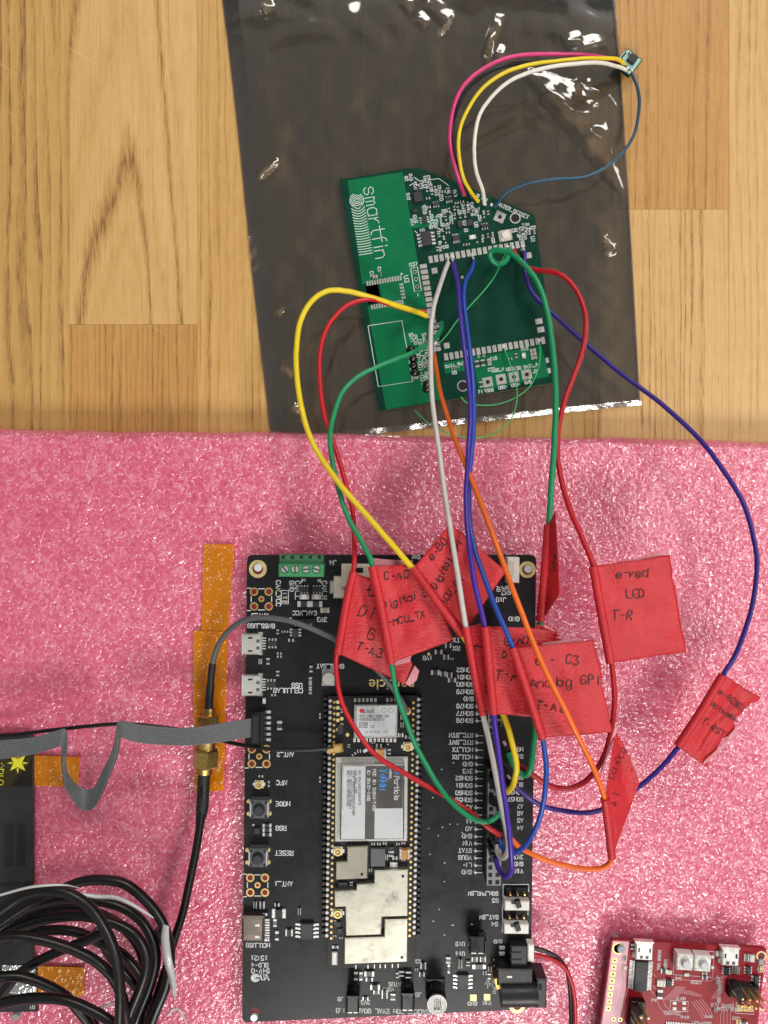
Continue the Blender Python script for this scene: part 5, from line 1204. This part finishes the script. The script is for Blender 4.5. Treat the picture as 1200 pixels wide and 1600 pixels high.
# =================================================================== red tape flags with handwriting
TG = 'red tape flags on the wires'
TN = .00012
def flag(label, poly, zs, sleeve, text=(), wavy=.0010, torn=0, back=None, seed=1, ink_w=1.45, nu=30, nv=28, curl=0):
    """poly: corners a (wire, top) b (outer, top) c (outer, bottom) d (wire, bottom); zs: height at those corners; sleeve: wire points wrapped by the tape"""
    (ax, ay), (bx, by), (cx, cy), (dx, dy) = poly; za, zb_, zc_, zd = zs
    rr_ = random.Random(seed)
    def surf(u, v):
        e = 0
        if torn: e = torn * noise.noise(Vector((v * 9, seed, .5))) * u ** 6 + torn * .5 * noise.noise(Vector((v * 31, seed, 2))) * u ** 8
        x = (ax * (1 - u) + bx * u) * (1 - v) + (dx * (1 - u) + cx * u) * v + e
        y = (ay * (1 - u) + by * u) * (1 - v) + (dy * (1 - u) + cy * u) * v + e * .3
        x += 0; y += (1.4 * noise.noise(Vector((u * 4, seed * 3, 0)))) * (1 if v < .5 else -1) * u
        z = (za * (1 - u) + zb_ * u) * (1 - v) + (zd * (1 - u) + zc_ * u) * v
        z += wavy * (noise.noise(Vector((u * 2.2, v * 1.6, seed * 1.7))) * 1.6 + .45 * abs(noise.noise(Vector((u * 4, v * 3.4, seed * 2.3)))) + .2 * noise.noise(Vector((u * 11, v * 9, seed * 2.3)))) * min(1, u * 3 + .1) + curl * u ** 4
        return x, y, z
    mb = MB(); vs = []; n = nu + 1
    grid = [[surf(i / nu, j / nv) for i in range(nu + 1)] for j in range(nv + 1)]
    for lay in (1, 0):
        for j in range(nv + 1):
            for i in range(nu + 1):
                x, y, z = grid[j][i]; p = P(x, y, z); vs.append((p.x, p.y, p.z - TN * (1 - lay)))
    f = []; o2 = (nv + 1) * n
    # which way does the grid wind
    A = Vector(vs[0]); s_ = (Vector(vs[1]) - A).cross(Vector(vs[n]) - A).z
    for j in range(nv):
        for i in range(nu):
            a = j * n + i; q = (a, a + 1, a + n + 1, a + n)
            if s_ < 0: q = q[::-1]
            f.append(q); f.append(tuple(o2 + w for w in q[::-1]))
    edge = [i for i in range(n)] + [j * n + nu for j in range(1, nv + 1)] + [nv * n + i for i in range(nu - 1, -1, -1)] + [j * n for j in range(nv - 1, 0, -1)]
    for i in range(len(edge)):
        a, b = edge[i], edge[(i + 1) % len(edge)]; f.append((a, b, o2 + b, o2 + a))
    mb.add(vs, f, M['tape'], True)
    path = spline(sleeve[0], 5); mb.tube(path, sleeve[1] * U * K(sleeve[0][0][2]), M['tape'], 12)
    p0 = P((ax + cx) / 2, (ay + cy) / 2, (za + zc_) / 2)
    o = mb.build('tape_flag', None, p0); tag(o, label, 'tape label', TG)
    if back:
        for poly_, z in back:
            m2 = MB(); pts = [P(x, y, z) for x, y in poly_]; m2.prism([q[:2] for q in pts], z - .0001, z, M['tape_back']); m2.build('sticky_side', o)
    if text:
        # surface height at a photo point: nearest grid sample
        flat = [g for r in grid for g in r]
        def zf(X, Y):
            best = sorted(((g[0] - X) ** 2 + (g[1] - Y) ** 2, g[2]) for g in flat)[:3]
            w = [1 / (d + .5) for d, _ in best]; return sum(a * b[1] for a, b in zip(w, best)) / sum(w) + .00022
        m2 = MB(); random.seed(seed + 50)
        for (t, px, py, h, ang) in text:
            L = place_text(t, px, py, h, ang, zf, jit=.62, slant=.10, align='l', cond=.90)
            m2.strokes(L, ink_w * U * K(za), M['ink_black'])
        m2.build('handwriting', o)
    return o
flag('red tape flag reading T-A3, leftmost and lowest of the overlapping pair', ((548, 893), (640, 925), (640, 1073), (528, 1021)), (.0365, .035, .033, .0355), ([(553, 893, .0362), (543, 935, .0362), (528, 1022, .0357)], 6.6),
     [('E', 573, 921, 16, 5), ('Di g', 563, 953, 17, 12), ('G P', 574, 989, 17, 14), ('T-A3', 558, 1008, 13, 22)], seed=2, torn=10, back=[([(634, 1068), (648, 1040), (655, 1048), (651, 1063), (640, 1072)], .0345)])
flag('red tape flag reading C-A0 Digital GPI -MCU_TX, hanging on the green wire', ((583, 884), (660, 882), (709, 1000), (612, 1036)), (.0412, .041, .040, .0405), ([(582, 885, .0406), (597, 955, .0406), (612, 1036, .0396)], 7.4),
     [('C-A0', 601, 901, 12, -5), ('Digital GP', 597, 946, 11.5, -16), ('-MCU_TX', 605, 974, 10.5, -14)], seed=5, torn=4, back=[([(574, 871), (600, 874), (645, 876), (645, 886), (584, 889)], .0392), ([(614, 1033), (644, 1022), (640, 1034), (618, 1040)], .0392)])
flag('red tape flag reading e-B0 Digital MCU_RX, tilted steeply under the grey and purple wires', ((647, 886), (704, 817), (790, 892), (727, 988)), (.0435, .042, .0425, .0435), ([(645, 887, .0432), (683, 940, .0442), (723, 993, .0436)], 6.6),
     [('e-B0', 672, 873, 12, -53), ('Digital GPI', 677, 918, 10.5, -60), ('MCU_RX', 691, 945, 10.5, -56)], seed=9, torn=4)
flag('narrow red tape flag with an arrow on the pale grey wire', ((729, 980), (757, 972), (765, 1108), (754, 1116)), (.0462, .0455, .0455, .046), ([(728, 980, .0472), (741, 1050, .0462), (755, 1117, .0462)], 6.6),
     [('^', 748, 1018, 16, -86), ('T', 756, 1079, 11, 0)], seed=12, wavy=.0002, nu=8)
flag('red tape flag with a torn curled corner on the purple wire, behind the C3 flag', ((759, 978), (862, 983), (850, 1122), (769, 1115)), (.0492, .0475, .0475, .049), ([(758, 979, .0502), (765, 1050, .0497), (771, 1116, .0502)], 7.2),
     [('E-A0', 788, 1002, 12, -3), ('D', 786, 1024, 10, 0), ('T-A', 775, 1055, 14, 4)], seed=15, torn=6)
tag(flag('small torn red tape corner curling out above the C3 flag', ((838, 976), (868, 981), (876, 1001), (843, 1003)), (.0465, .044, .044, .0465), ([(840, 977, .0466), (842, 990, .0466), (844, 1002, .0466)], 2.0), [('-', 846, 985, 10, 10)], seed=31, torn=9, wavy=.0012, back=[([(850, 976), (866, 984), (867, 987), (851, 980)], .0482), ([(866, 1003), (880, 994), (884, 1000), (872, 1006)], .044)]), None, None)
flag('red tape flag reading C3 Analog GPI on the blue wire, crossed by the orange wire', ((803, 1013), (928, 1000), (957, 1144), (846, 1153)), (.0525, .0505, .0505, .052), ([(801, 1012, .0542), (824, 1080, .0542), (848, 1154, .0532)], 7.0),
     [('e - C3', 836, 1033, 14, -2), ('Analog GPI', 829, 1068, 14, -3), ('T-A2', 838, 1103, 14, 3)], seed=18, torn=3, back=[([(846, 1005), (905, 997), (913, 1001), (850, 1012)], .0500)])
flag('narrow folded red tape flag standing on the thick green wire', ((856, 820), (868, 798), (876, 928), (848, 968)), (.0382, .044, .044, .0375), ([(857, 820, .0382), (851, 900, .0382), (844, 970, .0372)], 7.2),
     [('e', 866, 872, 8, -80), ('Ca', 862, 893, 9, -80)], seed=21, wavy=.0002, ink_w=1.0, nu=8)
flag('wide red tape flag reading red LED T-R on the dark red wire', ((924, 885), (1046, 867), (1072, 1018), (953, 1036)), (.0395, .0375, .037, .039), ([(927, 885, .0398), (940, 960, .0398), (954, 1036, .0393)], 7.2),
     [('e-red', 962, 898, 13, -5), ('LED', 977, 929, 13, -4), ('T-R', 957, 961, 13, 1)], seed=24, ink_w=1.5, torn=2, wavy=.0009, back=[([(988, 874), (1040, 863), (1046, 867), (1000, 877)], .0376)])
flag('red tape flag with ragged edge reading RESET on the violet wire', ((1130, 1053), (1181, 1087), (1102, 1198), (1058, 1165)), (.0312, .0290, .0285, .031), ([(1129, 1055, .0312), (1096, 1110, .0312), (1059, 1166, .0312)], 6.6),
     [('e-RESET', 1124, 1079, 9, 38), ('active', 1112, 1098, 8, 35), ('low', 1140, 1117, 8, 35), ('T-RST', 1098, 1126, 10, 33)], seed=27, torn=11, ink_w=1.15, back=[([(1140, 1148), (1155, 1132), (1149, 1150), (1122, 1176), (1099, 1196), (1100, 1190), (1120, 1172), (1135, 1158)], .0300)])
flag('red tape flag with faded writing twisted at the end of the orange wire', ((945, 1247), (962, 1135), (1000, 1222), (957, 1338)), (.0500, .044, .043, .0452), ([(945, 1248, .0502), (951, 1295, .0472), (956, 1340, .0442)], 6.8),
     [('Ca', 954, 1216, 11, -70), ('ADC0', 962, 1196, 9, -62), ('A 1', 959, 1260, 10, -78)], seed=29, torn=5, wavy=.0012, ink_w=1.0, back=[([(962, 1133), (966, 1137), (946, 1190), (938, 1215), (940, 1200)], .0445), ([(985, 1185), (1000, 1205), (998, 1222), (990, 1220)], .0425)])

# =================================================================== flat grey ribbon cable
E = [((-40, 1160), (-40, 1190), .028), ((0, 1157), (0, 1186), .028), ((50, 1152), (50, 1179), .0285), ((88, 1141.5), (88, 1168), .029), ((100, 1138.5), (95, 1166.5), .029), ((104.5, 1143), (96, 1170), .0285), ((105.5, 1154), (96, 1175), .0275), ((105, 1168), (96.5, 1182), .026),
     ((102, 1181), (97.5, 1198), .0245), ((104, 1201), (101, 1228), .0225), ((114, 1219), (111, 1246), .020), ((124, 1229), (121, 1260), .018), ((131, 1232), (128, 1265), .0172), ((137, 1233), (135, 1267), .017), ((144, 1231.5), (142, 1265.5), .0175),
     ((150, 1226), (149, 1259), .0185), ((161, 1203), (158, 1244), .021), ((174, 1178), (171, 1212), .0245), ((182, 1150), (182, 1184), .0275), ((184, 1132), (186.5, 1160), .0295), ((186, 1127), (188.5, 1153.5), .030), ((196, 1126.5), (196, 1154), .030), ((218, 1132), (214, 1160), .0295), ((256, 1136), (255, 1164), .029), ((300, 1136.5), (300, 1164.5), .0285), ((350, 1129), (352, 1158.5), .027), ((384, 1123.5), (386, 1152.5), .0255), ((399, 1122), (401, 1151.5), .025)]
def ribbon():
    a = spline([(e[0][0], e[0][1], e[2] + .0004) for e in E], 7); b = spline([(e[1][0], e[1][1], e[2]) for e in E], 7)
    nw = 60; vs = []; m = len(a)
    for lay in (0, 1):
        for i in range(m):
            t = (a[min(i + 1, m - 1)] - a[max(i - 1, 0)]).normalized(); w = (b[i] - a[i]); nn = t.cross(w).normalized()
            if nn.z < 0 and False: nn = -nn
            for j in range(nw + 1):
                s_ = j / nw; h = .00034 * abs(math.sin(math.pi * s_ * 10)) ** .7 + .00008
                vs.append(a[i] + w * s_ + nn * (-h if lay == 0 else h))
    n = nw + 1; f = []; o2 = m * n
    for i in range(m - 1):
        for j in range(nw):
            q = i * n + j; f.append((q, q + 1, q + n + 1, q + n)); f.append((o2 + q, o2 + q + n, o2 + q + n + 1, o2 + q + 1))
    for i in range(m - 1):
        for j in (0, nw): q = i * n + j; f.append((q, q + n, o2 + q + n, o2 + q))
    mb = MB(); mb.add(vs, f, M['ribbon_grey'], True)
    o = mb.build('ribbon_cable', None, P(250, 1150, .028)); tag(o, 'flat grey ribbon cable with a dropped loop, plugged into the black board', 'ribbon cable')
    q = P(400.5, 1137, .0245); mb = MB(); mb.box(q.x, q.y, 12 * U * K(.0245), 44 * U * K(.0245), ZD + .0057, .0268, M['shrink_black'], r0, ch=.0004); mb.build('plug_housing', o)
ribbon()

# =================================================================== antenna lead, brass connectors, coiled cable
def hexnut(mb, a, b, r, m, n=6, ph=.3):
    t = (b - a).normalized(); u = t.cross(Vector((0, 0, 1))).normalized(); v = t.cross(u); vs = []
    q = [(0, r * .9), (.08, r), (.92, r), (1, r * .9)]
    for s_, rr_ in q:
        for i in range(n):
            w = ph + 2 * math.pi * i / n; vs.append(a.lerp(b, s_) + u * (rr_ * math.cos(w)) + v * (rr_ * math.sin(w)))
    f = [[k_ * n + i, k_ * n + (i + 1) % n, (k_ + 1) * n + (i + 1) % n, (k_ + 1) * n + i] for k_ in range(3) for i in range(n)] + [list(range(n)), list(range(3 * n, 4 * n))[::-1]]
    mb.add(vs, f, m)
def cylb(mb, a, b, r, m, n=18, r2=None): mb.tube([a, a.lerp(b, .5), b], [r, (r + (r2 or r)) / 2, r2 or r], m, n)
zA = .0185; ka = U * K(zA)
pg = MB(); pg.tube(spline([(636, 1112, ZM + .0025), (625, 1092, .025), (608, 1068, .027), (585, 1043, .0285), (545, 1012, .029), (500, 988, .029), (455, 971, .029), (415, 965, .028), (385, 968, .026), (360, 983, .023), (343, 1005, .0205), (335, 1025, .0190), (332, 1040, zA)], 7), 4.3 * ka, M['coax_grey'], 12)
pigtail = pg.build('antenna_lead', None, P(450, 975, .028)); tag(pigtail, 'thin grey antenna lead arching over the black board to a brass connector', 'cable')
mb = MB(); mb.tube(spline([(332, 1037, zA), (330, 1055, zA), (328.5, 1075, zA), (327, 1092, zA), (326.5, 1108, zA)], 5), [5.6 * ka] * 9 + [6.4 * ka] * 12, M['shrink_black'], 14); mb.build('heat_shrink', pigtail)
mb = MB(); cylb(mb, P(327, 1106, zA), P(326.5, 1119, zA), 9.5 * ka, M['brass'], 8); mb.build('crimp_collar', pigtail)
mb = MB(); hexnut(mb, P(325.8, 1116, zA), P(325.2, 1130, zA), 18.5 * ka, M['brass']); mb.build('hex_nut', pigtail)
mb = MB()
cylb(mb, P(325, 1128, zA), P(323, 1172, zA), 11.5 * ka, M['brass'])
for i in range(14): a = P(324.8 - i * .12, 1131 + i * 2.6, zA); mb.tube([a, a + Vector((0, -.00012, 0)), a + Vector((0, -.00024, 0))], [11.5 * ka, 13 * ka, 11.5 * ka], M['brass'], 18)
mb.build('threaded_barrel', pigtail)
mb = MB(); q = P(637, 1111, ZM + .0018); mb.cyl(q.x, q.y, 6 * km, ZM + .0006, ZM + .0026, M['gold'], 16, ch=.0003); mb.build('plug', pigtail)
# thick coil
cl = thing('coiled_antenna_cable', 'thick black antenna cable coiled in many loops with a brass screw plug', 'cable', P(150, 1500, ZF))
def loop(pts, zs, r=7.5):
    pp = [(x, y, zs[0] + (zs[1] - zs[0]) * i / (len(pts) - 1)) for i, (x, y) in enumerate(pts)]
    mb = MB(); mb.tube(spline(pp, 7), r * U * K(.03), M['cable_black'], 12); mb.build('cable_loop', cl)
loop([(318, 1206), (317, 1240), (313, 1285), (306, 1330), (297, 1375), (286, 1425), (275, 1460), (265, 1495), (253, 1532), (241, 1570), (228, 1610), (215, 1660)], (zA, .030), 6.6)
loop([(-25, 1462), (15, 1432), (60, 1404), (97, 1389), (130, 1377), (162, 1375), (195, 1381), (225, 1404), (249, 1433), (262, 1465), (266, 1500), (260, 1540), (244, 1580), (222, 1640)], (.034, .036))
loop([(-25, 1440), (5, 1420), (37, 1399), (75, 1391), (107, 1396), (140, 1417), (162, 1447), (177, 1480), (185, 1515), (188, 1552), (187, 1600), (184, 1660)], (.046, .048))
loop([(-25, 1475), (10, 1440), (50, 1416), (100, 1404), (142, 1406), (187, 1416), (220, 1438), (239, 1470), (244, 1502), (235, 1540), (215, 1590), (195, 1650)], (.028, .030))
loop([(-25, 1476), (25, 1452), (75, 1436), (125, 1431), (172, 1440), (207, 1457), (225, 1482), (229, 1511), (219, 1545), (203, 1585), (185, 1650)], (.035, .040))
loop([(-25, 1466), (10, 1464), (37, 1464), (75, 1471), (112, 1483), (150, 1502), (175, 1526), (190, 1556), (198, 1600), (196, 1660)], (.044, .040))
loop([(10, 1470), (50, 1457), (90, 1453), (125, 1458), (160, 1475), (192, 1492), (219, 1524), (233, 1565), (236, 1610), (230, 1660)], (.026, .024))
loop([(-25, 1592), (0, 1558), (30, 1522), (62, 1501), (100, 1483), (135, 1470), (165, 1455)], (.026, .034))
loop([(-25, 1529), (5, 1526), (32, 1526), (67, 1537), (100, 1555), (124, 1580), (143, 1608), (160, 1660)], (.036, .030))
loop([(-25, 1580), (10, 1566), (50, 1560), (100, 1562), (140, 1577), (175, 1598), (205, 1630)], (.040, .042))
loop([(255, 1460), (266, 1490), (262, 1530), (248, 1565), (228, 1605), (205, 1660)], (.026, .024))
loop([(150, 1450), (170, 1490), (195, 1520), (215, 1545), (222, 1580), (218, 1620), (205, 1670)], (.020, .020))
loop([(120, 1575), (140, 1590), (155, 1620), (160, 1660)], (.026, .024))
loop([(-25, 1474), (15, 1448), (60, 1425), (105, 1418), (150, 1426), (190, 1447), (217, 1480), (226, 1520), (218, 1562), (203, 1605), (190, 1660)], (.021, .021))
loop([(247, 1450), (262, 1485), (261, 1522), (250, 1560), (233, 1600), (222, 1650)], (.030, .030))
sp = thing('x', '', '', (0, 0, 0)); bpy.data.objects.remove(sp)
mb = MB(); cylb(mb, P(323, 1150, zA), P(322, 1172, zA), 15 * ka, M['brass']); mb.build('screw_sleeve', cl)
mb = MB(); hexnut(mb, P(322, 1169, zA), P(320.4, 1198, zA), 20.5 * ka, M['brass'], ph=.15); mb.build('hex_nut', cl)
mb = MB(); cylb(mb, P(320.5, 1196, zA), P(320, 1208, zA), 13.5 * ka, M['brass'], r2=12 * ka); mb.build('end_ring', cl)
mb = MB(); mb.tube(spline([(319.5, 1205, zA), (318, 1230, zA), (316, 1262, zA + .001), (312, 1290, zA + .001)], 6), [9.6 * ka] * 12 + [9.6 * ka - (9.6 - 6.8) * ka * i / 6 for i in range(7)], M['shrink_black'], 16); mb.build('strain_relief', cl)
# thin black antenna lead with a gold snap plug
mb = MB(); mb.tube(spline([(-30, 1150, .016), (20, 1148, .018), (70, 1142, .021), (105, 1138, .022), (145, 1134, .0225), (188, 1131, .0225), (235, 1134, .0215), (290, 1142, .020), (350, 1158, .0205), (385, 1165, .0225), (430, 1171, .0235), (480, 1172, .0235), (512, 1170, ZM + .0018)], 8), 3.0 * U * K(.022), M['cable_black'], 10)
tl = mb.build('antenna_lead', None, P(250, 1140, .021)); tag(tl, 'thin black braided lead passing under the ribbon to a gold snap plug', 'cable')
mb = MB(); q = P(528, 1170, ZM + .0022); mb.bar(P(511, 1173.5, ZM + .0016), P(524, 1171, ZM + .0016), .0013, M['gold']); mb.box(q.x, q.y, 16 * km, 13 * km, ZM + .0004, ZM + .0024, M['gold'], .15, ch=.0005); mb.build('snap_plug', tl)

# =================================================================== clear plastic ties
def tie(label, segs):
    o = None
    for pts, w in segs:
        path = spline(pts, 6); mb = MB(); vs = []; m = len(path)
        for i in range(m):
            t = (path[min(i + 1, m - 1)] - path[max(i - 1, 0)]); t.z = 0; t.normalize(); nn = Vector((-t.y, t.x, .25)) * (w * U * .5 * K(.04)) * (math.sin(math.pi * min(1, .12 + .88 * i / (m - 1))) ** .5 * .8 + .2)
            vs += [path[i] + nn, path[i] - nn, path[i] + nn - Vector((0, 0, .0003)), path[i] - nn - Vector((0, 0, .0003))]
        f = []
        for i in range(m - 1): a = i * 4; f += [(a, a + 1, a + 5, a + 4), (a + 2, a + 6, a + 7, a + 3), (a, a + 4, a + 6, a + 2), (a + 1, a + 3, a + 7, a + 5)]
        mb.add(vs, f, M['clear_tie'], True)
        if o is None: o = mb.build('plastic_tie', None, path[0]); tag(o, label, 'plastic tie', 'clear ties around the coil')
        else:
            BASE[o.name] = o.location.copy(); mb.build('loose_end', o)
tie('long clear plastic tie slanting over the top of the black coil', [([(-20, 1405, .052), (10, 1396, .052), (50, 1386, .053), (97, 1383, .051), (125, 1388, .046)], 4), ([(120, 1396, .044), (150, 1401, .042), (180, 1403, .0405), (207, 1414, .040), (240, 1435, .039)], 8)])
tie('milky plastic tie wrapped round the right side of the black coil', [([(259, 1446, .0455), (258, 1470, .046), (262, 1500, .046), (269, 1530, .044), (273, 1562, .040)], 14), ([(262, 1588, .022), (272, 1577, .022), (283, 1582, .022), (292, 1604, .020)], 5), ([(154, 1577, .020), (166, 1571, .020), (180, 1568, .020)], 6)])

# =================================================================== black device at the left edge
zv = .0140; c5 = P(-60, 1365, ZF)
pw = thing('solar_charger_board', 'black panel at the left edge with a yellow star printed on its label', 'device', c5)
mb = MB(); mb.prism(poly_w([(-190, 1146.5), (47, 1148), (51, 1153), (51, 1507), (-190, 1507)], zv), ZF + .0006, zv, M['device_black'], ch=.0004); mb.build('case', pw)
for x0, x1 in ((6, 21), (26, 39)):
    mb = MB(); a = P((x0 + x1) / 2, 1320, zv); mb.box(a.x, a.y, (x1 - x0) * U * K(zv), 66 * U * K(zv), zv - .0004, zv + .00012, M['black_plastic'], 0, ch=.0001); mb.build('ridge', pw)
mb = MB(); a = P(-60, 1382, zv); mb.box(a.x, a.y, 220 * U * K(zv), 8 * U * K(zv), zv - .0004, zv + .0001, M['black_plastic'], 0, ch=.0001); mb.build('ridge', pw)
z = zv + .00008
patch(pw, 'label', [(-190, 1178), (50, 1178), (50, 1229), (-190, 1229)], zv, 'device_label', .00006)
patch(pw, 'label_corner', [(50.0, 1186), (50.0, 1228.6), (16, 1228.6)], zv + .00004, 'device_label_dark', .00006)
def star(cx, cy, ro, ri, m, n=4, a0=.785):
    pts = []
    for i in range(2 * n):
        a = a0 + math.pi * i / n; r = ro if i % 2 == 0 else ri; pts.append((cx + r * math.cos(a), cy + r * math.sin(a)))
    return pts
mb = MB(); zz = zv + .0001; kz = K(zv)
mb.prism(poly_w(star(28, 1192, 17, 6.5, 'x'), zv), zz, zz + .00006, M['star_yellow'])
for ang in (0, 90, 180, 270):
    c_, s_ = math.cos(math.radians(ang)), math.sin(math.radians(ang)); q = []
    for d, w in ((8.5, 1.8), (17, 0), (8.5, -1.8)): q.append((28 + d * c_ - w * s_, 1192 + d * s_ + w * c_))
    mb.prism(poly_w(q, zv), zz, zz + .00006, M['star_yellow'])
mb.build('star', pw)
mb = MB(); L = place_text('olo', -1, 1214, 12, -90, zz, cond=.9); mb.strokes(L, 1.3 * U, M['star_yellow'])
for i in range(4): mb.strokes([[P(2 + (i % 2) * 3, 1193 + i * 3, zz), P(3 + (i % 2) * 3, 1193 + i * 3, zz)]], 1.2 * U, M['star_yellow'])
mb.build('lettering', pw)
mb = MB(); mb.prism(poly_w([(-190, 1500), (57, 1500), (58, 1582), (-190, 1584)], ZF + .0015), ZF + .0002, ZF + .0015, M['device_black'], ch=.0003); mb.build('base_plate', pw)
dm('crumpled_foil', 'e6eae6', .12, metal=.9, bump=(320, .9, .0016))
mb = MB(); mb.prism(poly_w([(3, 1508), (54, 1508), (55, 1520), (4, 1521)], ZF + .0017), ZF + .0013, ZF + .00175, M['crumpled_foil']); mb.build('foil_label', pw)
mb = MB(); mb.prism(poly_w([(12, 1536), (22, 1530), (56, 1532), (57, 1556), (30, 1556), (14, 1552)], ZF + .0017), ZF + .0013, ZF + .00175, M['crumpled_foil']); mb.build('foil_label', pw)
mb = MB(); mb.strokes(place_text('10', 50, 1574, 5, 0, ZF + .0016), 1.1 * U, M['silk']); mb.build('lettering', pw)
mb = MB(); q = P(23, 1590, ZF + .0015); mb.cyl(q.x, q.y, 6 * U * K(ZF), ZF - .0006, ZF + .0015, M['nylon'], 20, ch=.0003)
o = mb.build('nylon_screw', None, (q.x, q.y, ZF)); tag(o, 'small grey screw head standing on the foam below the black panel', 'screw')

# =================================================================== battery lead
mb = MB(); q = P(829, 1488, .0215); mb.box(q.x, q.y, 10 * U * K(.0215), 27 * U * K(.0215), ZD + .0006, .0222, M['white_plastic'], r0, ch=.0003)
bl = mb.build('battery_lead', None, q); tag(bl, 'red and black battery lead with a white plug on the black board', 'cable')
mb = MB(); mb.tube(spline([(830, 1481, .0208), (842, 1483, .0205), (858, 1489, .020), (873, 1498, .0195), (885, 1515, .019), (890, 1540, .0185), (892, 1575, .018), (893, 1640, .018)], 7), 3.4 * U * .92, M['wire_black'], 10); mb.build('black_wire', bl)
mb = MB(); mb.tube(spline([(830, 1492, .0208), (845, 1494, .0205), (862, 1499, .0205), (878, 1509, .021), (889, 1524, .0212), (896, 1548, .021), (899, 1580, .0205), (899, 1640, .020)], 7), 3.4 * U * .92, M['wire_crimson'], 10); mb.build('red_wire', bl)
